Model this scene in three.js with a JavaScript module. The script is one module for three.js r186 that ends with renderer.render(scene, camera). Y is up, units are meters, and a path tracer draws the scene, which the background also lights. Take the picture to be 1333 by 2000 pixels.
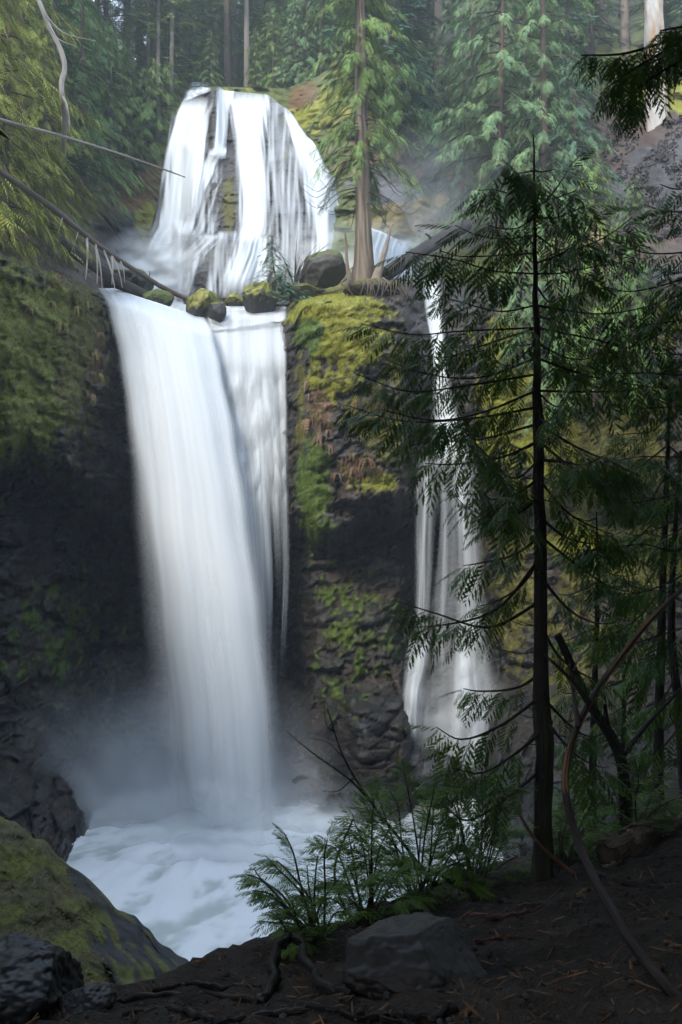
import * as THREE from 'three';
import { mergeVertices } from 'three/addons/utils/BufferGeometryUtils.js';
import { createNoise3D } from 'simplex-noise';

// ---------------------------------------------------------------- camera, sky, sun, exposure
const scene = new THREE.Scene();
const F = 1732, CX = 666.5, CY = 1000, EYE = 1.6;
const camera = new THREE.PerspectiveCamera(60, 1333 / 2000, 0.05, 600);
camera.position.set(0, EYE, 0);
camera.lookAt(0, EYE, -10);
const renderer = new THREE.WebGLRenderer({ antialias: true });
renderer.toneMapping = THREE.LinearToneMapping;
renderer.toneMappingExposure = 2.5;
renderer.shadowMap.enabled = true;
{ // overcast sky, a little brighter overhead
  const W = 128, H = 64, data = new Float32Array(W * H * 4);
  for (let j = 0; j < H; j++) for (let i = 0; i < W; i++) {
    const up = Math.max(0, Math.sin(((j + 0.5) / H - 0.5) * Math.PI)), L = 0.6 + 0.52 * up, o = (j * W + i) * 4;
    data[o] = 0.82 * L; data[o + 1] = 1.0 * L; data[o + 2] = 1.28 * L; data[o + 3] = 1;
  }
  const sky = new THREE.DataTexture(data, W, H, THREE.RGBAFormat, THREE.FloatType);
  sky.mapping = THREE.EquirectangularReflectionMapping; sky.magFilter = THREE.LinearFilter; sky.needsUpdate = true;
  scene.background = sky; scene.environment = sky;
}
const sun = new THREE.DirectionalLight(new THREE.Color(1, 0.93, 0.8), 2.0);
sun.position.set(-28, 50, 8); sun.target.position.set(-3, 5, -42);
sun.castShadow = true; sun.shadow.radius = 34; sun.shadow.mapSize.set(2048, 2048);
Object.assign(sun.shadow.camera, { left: -70, right: 70, top: 70, bottom: -70, near: 1, far: 200 });
scene.add(sun, sun.target);
scene.fog = new THREE.FogExp2(new THREE.Color(0.86, 0.93, 1.0), 0.0015);

// ---------------------------------------------------------------- helpers
const V = (x, y, z) => new THREE.Vector3(x, y, z);
const at = (px, py, d) => V((px - CX) / F * d, EYE + (CY - py) / F * d, -d);
function rng(a) { return () => { a |= 0; a = (a + 0x6d2b79f5) | 0; let t = Math.imul(a ^ (a >>> 15), 1 | a); t = (t + Math.imul(t ^ (t >>> 7), 61 | t)) ^ t; return ((t ^ (t >>> 14)) >>> 0) / 4294967296; }; }
const n3 = createNoise3D(rng(11)), n3b = createNoise3D(rng(77));
const clamp = THREE.MathUtils.clamp, lerp = THREE.MathUtils.lerp, sstep = (a, b, x) => { const t = clamp((x - a) / (b - a), 0, 1); return t * t * (3 - 2 * t); };
function fbm(x, y, z, o = 4) { let s = 0, a = 0.5; for (let i = 0; i < o; i++) { s += a * n3(x, y, z); x = x * 2.03 + 7.1; y = y * 2.03 + 3.7; z = z * 2.03 + 1.3; a *= 0.5; } return s; }
function ramp(k, x) { // smooth piecewise interpolation of [x, y] knots
  if (x <= k[0][0]) return k[0][1];
  for (let i = 1; i < k.length; i++) if (x <= k[i][0]) { const t = (x - k[i - 1][0]) / (k[i][0] - k[i - 1][0]); return lerp(k[i - 1][1], k[i][1], t * t * (3 - 2 * t) * 0.5 + t * 0.5); }
  return k[k.length - 1][1];
}
function hash(i, j, k, s) { let h = Math.imul(i, 374761393) ^ Math.imul(j, 668265263) ^ Math.imul(k, 2147483647 - 1013) ^ Math.imul(s, 1274126177); h = Math.imul(h ^ (h >>> 13), 1274126177); h ^= h >>> 16; return (h >>> 0) / 4294967296; }
function cells(x, y, z, s) { // [distance to nearest, to second nearest, random of the nearest cell]
  const ix = Math.floor(x), iy = Math.floor(y), iz = Math.floor(z); let f1 = 9, f2 = 9, id = 0;
  for (let a = -1; a < 2; a++) for (let b = -1; b < 2; b++) for (let c = -1; c < 2; c++) {
    const i = ix + a, j = iy + b, k = iz + c, dx = i + hash(i, j, k, s) - x, dy = j + hash(i, j, k, s + 1) - y, dz = k + hash(i, j, k, s + 2) - z, d = Math.sqrt(dx * dx + dy * dy + dz * dz);
    if (d < f1) { f2 = f1; f1 = d; id = hash(i, j, k, s + 3); } else if (d < f2) f2 = d;
  }
  return [f1, f2, id];
}
// broken rock relief in metres
function rocky(p, big = 1) {
  const a = cells(p.x * 0.5, p.y * 1.15, p.z * 0.5, 5), b = cells(p.x * 1.3 + 9, p.y * 3.0, p.z * 1.3, 25);
  return big * (0.9 * fbm(p.x * 0.16, p.y * 0.16, p.z * 0.16, 3) + 0.7 * (a[2] - 0.5) - 0.25 * Math.exp(-(a[1] - a[0]) * 16)) + 0.3 * (b[2] - 0.5) - 0.12 * Math.exp(-(b[1] - b[0]) * 14) + 0.16 * fbm(p.x * 1.1, p.y * 1.6, p.z * 1.1, 4);
}
const mixc = (a, b, t) => [lerp(a[0], b[0], t), lerp(a[1], b[1], t), lerp(a[2], b[2], t)];

function noiseTexture(size, seed, octaves, contrast = 1, sx = 1, sy = 1) { // tiling grey noise
  const r = rng(seed), data = new Uint8Array(size * size * 4), lat = [];
  for (let o = 0; o < octaves.length; o++) { const n = octaves[o], l = new Float32Array(n * n); for (let i = 0; i < n * n; i++) l[i] = r(); lat.push(l); }
  for (let y = 0; y < size; y++) for (let x = 0; x < size; x++) {
    let s = 0, w = 0;
    octaves.forEach((n, o) => {
      const a = 1 / Math.pow(o + 1, 0.7), fx = x / size * n, fy = y / size * n, ix = Math.floor(fx), iy = Math.floor(fy), u = fx - ix, v = fy - iy, l = lat[o], g = (i, j) => l[(j % n) * n + (i % n)];
      const uu = u * u * (3 - 2 * u), vv = v * v * (3 - 2 * v);
      s += a * lerp(lerp(g(ix, iy), g(ix + 1, iy), uu), lerp(g(ix, iy + 1), g(ix + 1, iy + 1), uu), vv); w += a;
    });
    const c = clamp(((s / w - 0.5) * contrast * 1.8 + 0.5) * 255, 0, 255), k = (y * size + x) * 4;
    data[k] = data[k + 1] = data[k + 2] = c; data[k + 3] = 255;
  }
  const t = new THREE.DataTexture(data, size, size); t.wrapS = t.wrapT = THREE.RepeatWrapping; t.magFilter = THREE.LinearFilter; t.repeat.set(sx, sy); t.needsUpdate = true;
  return t;
}
const grain = noiseTexture(512, 3, [8, 16, 32, 64, 128, 256], 1.2);
const barkTex = noiseTexture(512, 4, [16, 32, 64, 128], 1.6); barkTex.repeat.set(2, 0.25);

const mat = (o) => new THREE.MeshPhysicalMaterial({ roughness: 0.9, side: THREE.DoubleSide, ...o });
const M = {
  rock: mat({ vertexColors: true, roughness: 0.5, bumpMap: grain, bumpScale: 0.05, specularIntensity: 0.8 }),
  soil: mat({ vertexColors: true, roughness: 0.85, bumpMap: grain, bumpScale: 0.02, specularIntensity: 0.5 }),
  boulder: mat({ vertexColors: true, roughness: 0.62 }),
  wetRock: mat({ vertexColors: true, roughness: 0.45, specularIntensity: 0.6 }),
  bark: mat({ vertexColors: true, roughness: 0.9, bumpMap: barkTex, bumpScale: 0.02 }),
  wetWood: mat({ vertexColors: true, roughness: 0.42, bumpMap: barkTex, bumpScale: 0.003, specularIntensity: 0.3 }),
  water: new THREE.MeshStandardMaterial({ color: new THREE.Color(0.6, 0.635, 0.67), vertexColors: true, transparent: true, roughness: 0.7, side: THREE.DoubleSide }),
  pool: mat({ vertexColors: true, roughness: 0.55 }),
  mist: new THREE.MeshStandardMaterial({ color: new THREE.Color(0.8, 0.83, 0.86), vertexColors: true, transparent: true, roughness: 1, side: THREE.DoubleSide }),
  drop: mat({ color: new THREE.Color(0.92, 0.95, 0.97), roughness: 0.9 }),
  leaf: mat({ vertexColors: true, roughness: 0.55, transmission: 0.42, specularIntensity: 0.35 }),
  leafSolid: mat({ vertexColors: true, roughness: 0.9, specularIntensity: 0.3 }),
  tuft: mat({ roughness: 1, specularIntensity: 0.2, transmission: 0.2 }),
};
const leafTint = (r, g, b) => mat({ vertexColors: true, color: new THREE.Color(r, g, b), roughness: 0.75, specularIntensity: 0.4 });
const TINT = { gold: leafTint(0.23, 0.26, 0.045), lime: leafTint(0.145, 0.225, 0.06), mid: leafTint(0.11, 0.2, 0.06), deep: leafTint(0.07, 0.135, 0.055), blue: leafTint(0.085, 0.17, 0.1), sage: leafTint(0.14, 0.23, 0.1), dark: leafTint(0.055, 0.105, 0.045) };

const taken = {};
function numbered(name) { taken[name] = (taken[name] ?? -1) + 1; return taken[name] ? `${name}_${String(taken[name]).padStart(3, '0')}` : name; }
function shade(o) { o.castShadow = o.receiveShadow = true; return o; }
function structure(o, name, label, category) { o.name = numbered(name); o.userData = { kind: 'structure', label, category }; scene.add(o); return shade(o); }
function thing(name, label, category, pos, group) { const o = new THREE.Group(); o.name = numbered(name); o.userData = { label, category }; if (group) o.userData.group = group; if (pos) o.position.copy(pos); scene.add(o); return o; }
function single(o, name, label, category, group) { o.name = numbered(name); o.userData = { ...o.userData, label, category }; if (group) o.userData.group = group; scene.add(o); return shade(o); }
function part(parent, name, geo, material) { const m = new THREE.Mesh(geo, material); m.name = name; parent.add(m); return shade(m); }
function stuffPart(parent, name, o) { o.name = name; o.userData.kind = 'stuff'; parent.add(o); return shade(o); }

// grid surface; f(i, j) -> [Vector3, rgb or rgba, u, v]
function gridGeo(nu, nv, f, ch = 3, want) {
  const pos = new Float32Array(nu * nv * 3), col = new Float32Array(nu * nv * ch), uv = new Float32Array(nu * nv * 2), idx = [];
  for (let j = 0; j < nv; j++) for (let i = 0; i < nu; i++) {
    const k = j * nu + i, [p, c, u, v] = f(i, j);
    p.toArray(pos, k * 3); for (let q = 0; q < ch; q++) col[k * ch + q] = c[q];
    uv[k * 2] = u ?? 0; uv[k * 2 + 1] = v ?? 0;
    if (i && j) { const a = k - nu - 1, b = k - nu, c2 = k - 1; if (!want || want(i, j)) idx.push(a, c2, b, b, c2, k); }
  }
  const g = new THREE.BufferGeometry();
  g.setAttribute('position', new THREE.BufferAttribute(pos, 3)); g.setAttribute('color', new THREE.BufferAttribute(col, ch)); g.setAttribute('uv', new THREE.BufferAttribute(uv, 2));
  g.setIndex(idx); g.computeVertexNormals();
  return g;
}
// collects triangles with a colour each
class Soup {
  constructor() { this.p = []; this.c = []; }
  tri(a, b, c, col) { this.p.push(a.x, a.y, a.z, b.x, b.y, b.z, c.x, c.y, c.z); for (let i = 0; i < 3; i++) this.c.push(col[0], col[1], col[2]); }
  add(src, m, col) { const v = V(); for (let i = 0; i < src.length; i += 3) { v.set(src[i], src[i + 1], src[i + 2]).applyMatrix4(m); this.p.push(v.x, v.y, v.z); this.c.push(col[0], col[1], col[2]); } }
  geo() { const g = new THREE.BufferGeometry(); g.setAttribute('position', new THREE.Float32BufferAttribute(this.p, 3)); g.setAttribute('color', new THREE.Float32BufferAttribute(this.c, 3)); g.computeVertexNormals(); return g; }
}
// tapered tube along points, radii per point, knobbly; appended to arrays so that several can share a mesh
class Tubes {
  constructor() { this.p = []; this.n = []; this.c = []; this.uv = []; this.i = []; }
  add(pts, radii, radial, color, rough = 0, tone) {
    const base = this.p.length / 3, up = V(0.13, 0.31, 0.94).normalize(), t = V(), a = V(), b = V(), q = V();
    let run = 0;
    for (let k = 0; k < pts.length; k++) {
      t.subVectors(pts[Math.min(k + 1, pts.length - 1)], pts[Math.max(k - 1, 0)]).normalize();
      a.crossVectors(t, up); if (a.lengthSq() < 1e-4) a.crossVectors(t, V(1, 0, 0)); a.normalize(); b.crossVectors(t, a).normalize();
      if (k) run += pts[k].distanceTo(pts[k - 1]);
      for (let s = 0; s <= radial; s++) {
        const w = (s % radial) / radial * Math.PI * 2, r = radii[k] * (1 + rough * (0.6 * n3(Math.cos(w) * 2.1 + base, Math.sin(w) * 2.1, run * 0.5 / Math.max(radii[0], 0.03) * 0.3) + 0.5 * n3b(Math.cos(w) * 4.5, Math.sin(w) * 4.5 + base, run * 0.7)));
        q.copy(a).multiplyScalar(Math.cos(w)).addScaledVector(b, Math.sin(w));
        this.n.push(q.x, q.y, q.z); q.multiplyScalar(r).add(pts[k]); this.p.push(q.x, q.y, q.z);
        const c = tone ? tone(q, w, run) : color, v = 1 + 0.3 * n3(q.x * 6, q.y * 2, q.z * 6); this.c.push(c[0] * v, c[1] * v, c[2] * v);
        this.uv.push(s / radial * Math.max(1, Math.round(radii[0] * 12)) * 0.5, run);
        if (k && s) { const e = base + k * (radial + 1) + s, g = e - radial - 1; this.i.push(g - 1, g, e - 1, g, e, e - 1); }
      }
    }
    for (const k of [0, pts.length - 1]) { // caps
      const c = this.p.length / 3; this.p.push(pts[k].x, pts[k].y, pts[k].z); t.subVectors(pts[k], pts[k ? k - 1 : 1]).normalize(); this.n.push(t.x, t.y, t.z);
      const cc = tone ? tone(pts[k], 0, run) : color; this.c.push(cc[0] * 1.5, cc[1] * 1.5, cc[2] * 1.5); this.uv.push(0, 0);
      for (let s = 1; s <= radial; s++) { const e = base + k * (radial + 1) + s; k ? this.i.push(c, e - 1, e) : this.i.push(c, e, e - 1); }
    }
    return this;
  }
  geo(recompute = true) {
    const g = new THREE.BufferGeometry(); g.setAttribute('position', new THREE.Float32BufferAttribute(this.p, 3)); g.setAttribute('normal', new THREE.Float32BufferAttribute(this.n, 3));
    g.setAttribute('color', new THREE.Float32BufferAttribute(this.c, 3)); g.setAttribute('uv', new THREE.Float32BufferAttribute(this.uv, 2)); g.setIndex(this.i); return g;
  }
}
const curve = (pts, n) => new THREE.CatmullRomCurve3(pts, false, 'centripetal').getPoints(n);
const radiiOf = (n, r0, r1, e = 1) => Array.from({ length: n }, (_, i) => lerp(r0, r1, Math.pow(i / (n - 1), e)));
const localTo = (o, pts) => pts.map((p) => p.clone().sub(o));

// ---------------------------------------------------------------- terrain functions
const POOL = -10.9;
const cliffTop = (px) => ramp([[-900, 300], [-400, 400], [0, 484], [100, 520], [196, 562], [250, 592], [400, 622], [558, 604], [590, 578], [700, 568], [800, 556], [822, 545], [870, 552], [950, 565], [1050, 560], [1333, 520], [1800, 420]], px);
const cliffBase = (px) => ramp([[-900, 12], [-500, 18], [-200, 27.5], [0, 34.2], [120, 37.2], [200, 40], [240, 41.4], [400, 42], [530, 41.2], [566, 39.8], [620, 38.2], [700, 37.9], [780, 38.6], [815, 40.6], [850, 41.8], [930, 41.8], [960, 40.4], [1050, 38.5], [1200, 36.5], [1333, 34], [1500, 29], [1850, 18], [2200, 12]], px);
const overhang = (px) => ramp([[-400, 860], [0, 880], [110, 900], [210, 1000], [400, 1050], [560, 1050], [680, 1040], [760, 985], [830, 1010], [960, 980], [1333, 960]], px);
const recess = (px) => ramp([[0, 2.2], [150, 2.8], [300, 3.4], [560, 2.4], [700, 1.8], [960, 2.0], [1333, 1.5]], px);
function cliffD(px, py) {
  const top = cliffTop(px), o = overhang(px) + 26 * n3(px * 0.011, 4, py * 0.002) + 10 * n3(px * 0.05, 9, 0);
  let d = cliffBase(px);
  d -= 0.9 * sstep(top, top + 130, py) * (1 - sstep(o - 40, o, py));                     // bulge of the mossy upper wall
  d += recess(px) * sstep(o - 14, o + 34, py);                                           // undercut
  d -= (recess(px) + 1.2) * sstep(o + 60, 1560, py);                                     // lower wall comes forward again
  d -= 9 * sstep(1280, 1640, py) * sstep(900, 1050, px);
  d -= 5 * sstep(1420, 1690, py) * (1 - sstep(90, 290, px));
  d -= 1.6 * sstep(1330, 1420, py) * sstep(600, 720, px);                                // ledges at the foot, right
  d += 0.016 * Math.max(0, top + 26 - py) * (top + 26 - py) * 0.4;                       // rolls back at the rim
  return d;
}
// moss, lichen and dead growth on the lower wall: [px, py, rx, ry, amount, colour]
const C = { moss: [0.2, 0.2, 0.02], green: [0.075, 0.115, 0.014], olive: [0.105, 0.1, 0.018], lush: [0.14, 0.155, 0.018], dim: [0.075, 0.095, 0.016], dead: [0.16, 0.095, 0.06], rust: [0.13, 0.075, 0.028], rock: [0.027, 0.024, 0.021], brown: [0.042, 0.031, 0.022], slate: [0.085, 0.086, 0.09], black: [0.014, 0.013, 0.0125], pale: [0.3, 0.29, 0.28], straw: [0.2, 0.16, 0.07], dirt: [0.062, 0.04, 0.028], scree: [0.055, 0.05, 0.05] };
const MOSS = [
  [20, 700, 120, 180, 1.4, C.lush], [60, 630, 140, 90, 1.2, C.lush], [50, 790, 90, 110, 1.1, C.lush], [150, 650, 70, 120, 1.0, C.olive], [130, 740, 60, 90, 0.9, C.olive], [120, 560, 110, 40, 0.5, C.dead], [185, 680, 26, 110, 0.75, C.dead], [150, 800, 70, 90, 0.55, C.olive], [90, 920, 50, 50, 0.35, C.olive], [100, 1240, 170, 150, 0.45, C.green], [200, 1400, 120, 120, 0.36, C.green],
  [650, 600, 95, 46, 1.2, C.moss], [690, 660, 90, 70, 1.0, C.moss], [610, 640, 40, 60, 0.9, C.green], [650, 740, 70, 80, 0.6, C.moss], [625, 800, 30, 60, 0.8, C.dead], [700, 905, 50, 35, 0.8, C.dead], [740, 830, 60, 90, 0.7, C.olive], [610, 950, 34, 110, 1.1, C.green], [590, 800, 16, 160, 0.7, C.olive], [735, 945, 40, 20, 0.9, C.moss], [770, 700, 40, 90, 0.6, C.olive],
  [690, 1240, 80, 130, 0.52, C.green], [640, 1150, 30, 80, 0.5, C.green], [760, 1180, 40, 50, 0.45, C.green], [640, 1330, 80, 100, 0.4, C.green],
  [1000, 800, 70, 130, 1.0, C.moss], [1090, 840, 90, 120, 0.8, C.moss], [1200, 860, 130, 160, 0.8, C.olive], [985, 930, 40, 60, 0.6, C.olive], [1010, 1080, 60, 100, 0.6, C.olive], [1150, 1120, 150, 160, 0.5, C.olive], [1000, 660, 60, 60, 0.9, C.moss], [1180, 640, 150, 70, 0.9, C.olive], [1120, 980, 120, 120, 0.9, C.moss], [1020, 1180, 80, 120, 0.7, C.olive], [1250, 1050, 120, 200, 0.8, C.olive], [1120, 1300, 140, 120, 0.5, C.olive], [960, 1020, 30, 120, 0.6, C.olive],
];
function mossAt(px, py, p) { // [amount, colour]
  let best = 0, col = C.olive; const w = 0.7 * fbm(p.x * 0.8, p.y * 0.7, p.z * 0.8, 4) + 0.32 * n3b(p.x * 3.2, p.y * 2.0, p.z * 3.2);
  for (const [mx, my, rx, ry, a, c] of MOSS) { const q = a * Math.exp(-(((px - mx) / rx) ** 2 + ((py - my) / ry) ** 2)) + (a > 0.4 ? w * 0.7 : w * 0.55); if (q > best) { best = q; col = c; } }
  return [sstep(0.36, 0.52, best), col];
}
function rockColour(p, cavity = 0) {
  const a = n3(p.x * 0.35, p.y * 0.5, p.z * 0.35), b = n3b(p.x * 1.3, p.y * 1.9, p.z * 1.3), id = cells(p.x * 1.3 + 9, p.y * 3.0, p.z * 1.3, 25)[2];
  let c = mixc(C.rock, C.brown, sstep(-0.3, 0.6, a)); c = mixc(c, C.slate, 0.3 * sstep(0.5, 0.9, id) * sstep(-0.2, 0.35, b)); c = mixc(c, C.black, 0.6 * sstep(0.1, 0.7, -b));
  const v = 1 + 0.35 * n3(p.x * 5, p.y * 5, p.z * 5); return [c[0] * v, c[1] * v, c[2] * v];
}
const ridge = (px) => ramp([[-900, -500], [-200, -350], [60, -160], [180, 20], [260, 130], [320, 168], [380, 168], [560, 172], [620, 150], [700, 60], [800, -110], [950, -300], [1800, -500]], px);
function hillD(px, py) {
  const top = cliffTop(px) + 30, t = Math.max(0, top - py), b = cliffBase(px) + 0.9;
  const left = b + t * 0.052, mid = b + 5.5 * sstep(0, 28, t) + t * 0.024, right = b + 4 * sstep(0, 40, t) + t * 0.042;
  let d = px < 520 ? lerp(left, mid, sstep(215, 330, px)) : lerp(mid, right, sstep(690, 900, px));
  return d;
}
const HILL = [ // coloured ground on the slopes above
  [60, 500, 120, 40, 1, C.dirt], [160, 530, 70, 40, 0.9, C.dirt], [240, 370, 45, 50, 1.1, C.rust], [285, 430, 22, 26, 1.2, C.moss], [235, 440, 40, 40, 0.8, C.rock], [230, 520, 60, 50, 0.7, C.rock],
  [820, 310, 80, 34, 1.2, C.dead], [800, 370, 70, 34, 0.9, C.slate], [840, 420, 80, 40, 1.2, C.straw], [790, 300, 50, 20, 0.8, C.moss], [760, 330, 40, 40, 0.6, C.rock], [850, 470, 60, 30, 0.8, C.olive],
  [1250, 250, 90, 60, 1.1, C.dirt], [1290, 340, 90, 80, 1.2, C.scree], [1230, 400, 60, 60, 1.0, C.scree], [1200, 300, 40, 70, 0.9, C.dirt], [1290, 200, 80, 26, 0.9, C.moss], [1150, 470, 90, 50, 0.8, C.straw], [1220, 490, 120, 70, 0.9, C.dirt], [1320, 480, 60, 60, 0.9, C.dirt],
  [595, 195, 26, 20, 1, C.rust], [620, 215, 40, 26, 0.8, C.moss],
];
function hillColour(px, py, p) {
  let best = 0.12, col = C.dim; const w = 0.4 * fbm(p.x * 0.7, p.y * 0.7, p.z * 0.7, 3) + 0.25 * n3b(p.x * 2.2, p.y * 2.2, p.z * 2.2);
  for (const [mx, my, rx, ry, a, c] of HILL) { const q = a * Math.exp(-(((px - mx) / rx) ** 2 + ((py - my) / ry) ** 2)) + w * 0.7; if (q > best) { best = q; col = c; } }
  const v = 1 + 0.3 * n3(p.x * 4, p.y * 4, p.z * 4); return col.map((x) => x * v);
}
const domeTop = (px) => ramp([[262, 520], [284, 485], [306, 410], [320, 310], [338, 228], [362, 196], [400, 182], [414, 176], [428, 172], [440, 180], [520, 187], [560, 214], [608, 276], [650, 345], [690, 425], [735, 452], [780, 470], [810, 505]], px);
function domeD(px, py, detail = true) {
  const s = clamp((600 - py) / 425, 0, 1.2), e = (px - 480) / 200;
  let d = 46.2 + 6.5 * Math.pow(s, 1.25) + 1.6 * e * e;
  d -= 0.9 * sstep(285, 312, py + 0.22 * Math.abs(px - 500) - 10) * sstep(350, 380, px) * (1 - sstep(640, 660, px));   // ledges
  d -= 1.1 * sstep(440, 470, py - 0.12 * (px - 450)) * sstep(335, 350, px) * (1 - sstep(470, 520, px));
  d -= 0.5 * sstep(395, 420, py) * sstep(500, 540, px) * (1 - sstep(640, 660, px));
  d -= 0.8 * Math.exp(-(((px - 418) / 16) ** 2)) * (1 - sstep(280, 330, py));
  if (detail) { const p = at(px, py, d); d -= 0.45 * rocky(p, 0.8); }
  return d;
}
const bankCrest = (x) => ramp([[-8, 2.6], [-3, 3.7], [-1, 4.4], [0, 5.4], [1, 7.5], [2, 9], [4, 11], [8, 13], [20, 16]], x);
function bankY(x, z) {
  const d = -z, xr = Math.max(0, x);
  let y = -0.35 * Math.max(0, d - 2.8) + 0.12 * x + 0.035 * xr * xr;
  if (z > 1) y += 0.45 * (z - 1);
  if (x < -2) y += 0.0;
  if (x > 4) y += 0.2 * (x - 4) - 0.02 * (x - 4) * (x - 4);
  const e = d - bankCrest(x); if (e > 0) y -= 1.25 * e + 0.25 * e * e / (1 + e * 0.5);
  y += 0.35 * fbm(x * 0.35, 3, z * 0.35, 3) * (d > 9 || z > 0 || Math.abs(x) > 4 ? 1 : 0.35) + 0.06 * fbm(x * 1.7, 8, z * 1.7, 3);
  return Math.max(y, -13);
}
const ground = (x, z) => V(x, bankY(x, z), z);
console.log('functions ready');

// ---------------------------------------------------------------- gorge walls and slopes
{
  const xs = []; for (let p = -900; p < -60; p += 14) xs.push(p); for (let p = -60; p < 1400; p += 3.2) xs.push(p); for (let p = 1400; p <= 2200; p += 14) xs.push(p);
  const nv = 340, col = [];
  const g = gridGeo(xs.length, nv, (i, j) => {
    const px = xs[i], top = cliffTop(px) - 22, py = top + (1690 - top) * j / (nv - 1), d0 = cliffD(px, py), p0 = at(px, py, d0), m = mossAt(px, py, p0);
    const lump = 0.13 * m[0] * (0.6 + n3(p0.x * 1.6, p0.y * 1.3, p0.z * 1.6)) + 0.06 * m[0] * n3b(p0.x * 5, p0.y * 4, p0.z * 5);
    const p = at(px, py, d0 - rocky(p0) * lerp(1, 0.65, m[0]) * sstep(-1, 30, py - top) - lump);
    const v = 1 + 0.3 * n3b(p.x * 4, p.y * 3, p.z * 4);
    return [p, mixc(rockColour(p0), m[1].map((x) => x * v), m[0] * 0.92), (p.x - p.z) * 0.45, p.y * 0.6];
  });
  structure(new THREE.Mesh(g, M.rock), 'cliff', 'dark mossy basalt walls of the lower gorge with an undercut', 'cliff');
}
{
  const xs = []; for (let p = -900; p < -40; p += 26) xs.push(p); for (let p = -40; p < 1380; p += 7) xs.push(p); for (let p = 1380; p <= 2200; p += 26) xs.push(p);
  const nv = 130;
  const g = gridGeo(xs.length, nv, (i, j) => {
    const px = xs[i], top = cliffTop(px) + 30, rg = ridge(px);
    if (j >= nv - 8) { const e = at(px, rg, hillD(px, rg)), k = (j - nv + 9) * 7, r = e.clone(); r.x *= 1 + k / -e.z; r.z -= k; r.y += 0.06 * k + 0.6 * fbm(r.x * 0.1, 1, r.z * 0.1, 2); return [r, hillColour(px, rg, r), r.x * 0.3, r.z * 0.3]; }
    const py = lerp(top, rg, j / (nv - 9)), d0 = hillD(px, py), p0 = at(px, py, d0), p = at(px, py, d0 - (0.9 * rocky(p0, 1) + 0.4 * fbm(p0.x * 0.3, p0.y * 0.3, p0.z * 0.3, 2)) * sstep(0, 40, top - py));
    return [p, hillColour(px, py, p0), (p.x - p.z) * 0.45, p.y * 0.5];
  });
  structure(new THREE.Mesh(g, M.rock), 'hillside', 'steep wooded slopes above the gorge rim', 'hillside');
}
{
  const nu = 230, nv = 190;
  const g = gridGeo(nu, nv, (i, j) => {
    const px = lerp(262, 810, i / (nu - 1)), top = domeTop(px);
    if (j < 6) { const d = domeD(px, top) + (6 - j) * 1.3, e = at(px, top, domeD(px, top)); return [V(e.x * d / -e.z, e.y - 0.05 * (6 - j), -d), rockColour(e), e.x, d]; }
    const py = lerp(top, 640, (j - 6) / (nv - 7)), p = at(px, py, domeD(px, py));
    let c = rockColour(p); c = mixc(c, C.slate, 0.25);
    const w = 0.4 * fbm(p.x, p.y, p.z, 3) + 0.3 * n3b(p.x * 3, p.y * 3, p.z * 3);
    for (const [mx, my, rx, ry, a, k] of [[448, 400, 16, 60, 0.9, C.olive], [395, 430, 26, 40, 0.45, C.dim], [560, 230, 16, 50, 0.55, C.olive], [455, 260, 10, 40, 0.7, C.brown], [560, 300, 20, 20, 0.5, C.olive], [420, 500, 30, 20, 0.5, C.dim], [310, 520, 30, 40, 0.6, C.olive], [470, 290, 8, 20, 0.6, C.rust]]) { const q = sstep(0.3, 0.6, a * Math.exp(-(((px - mx) / rx) ** 2 + ((py - my) / ry) ** 2)) + w * 0.5); c = mixc(c, k, q * 0.8); }
    return [p, c, p.x * 0.5, p.y * 0.5];
  });
  structure(new THREE.Mesh(g, M.rock), 'upper_rock_face', 'domed dark rock face behind the upper waterfall', 'rock face');
}
{ // the bank on which the photographer stands, and the slope behind
  const nu = 330, nv = 330, gx = (t) => { const s = t * 2 - 1; return 1 + 40 * (0.14 * s + 0.86 * Math.sign(s) * Math.pow(Math.abs(s), 3.2)); }, gz = (t) => { const s = t * 2 - 1; return -5 + 34 * (0.16 * s + 0.84 * Math.sign(s) * Math.pow(Math.abs(s), 3.2)); };
  const g = gridGeo(nu, nv, (i, j) => {
    const x = gx(i / (nu - 1)), z = gz(1 - j / (nv - 1)), p = ground(x, z), near = Math.abs(x) < 5 && z > -12 && z < 2;
    if (near) p.y += 0.02 * n3(x * 6, 1, z * 6) + 0.012 * n3b(x * 17, 1, z * 17);
    const a = n3(x * 1.3, 2, z * 1.3), b = n3b(x * 7, 5, z * 7), c0 = n3(x * 22, 3, z * 22);
    let c = mixc([0.02, 0.015, 0.011], [0.036, 0.026, 0.02], sstep(-0.4, 0.6, a)); c = mixc(c, [0.09, 0.055, 0.032], 0.5 * sstep(0.45, 0.8, b) * sstep(0, 0.6, c0)); c = mixc(c, [0.012, 0.01, 0.008], 0.5 * sstep(0.2, 0.8, -b));
    if (z < -bankCrest(x) - 0.1) c = mixc(c, C.green, 0.7 * sstep(-0.1, 0.4, n3b(x * 2, p.y * 2, z * 2) + 0.3 * b));
    return [p, c, x * 1.3, z * 1.3];
  });
  structure(new THREE.Mesh(g, M.soil), 'ground', 'bare brown forest floor sloping to the gorge edge', 'ground');
}
const shoulderMoss = [];
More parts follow.
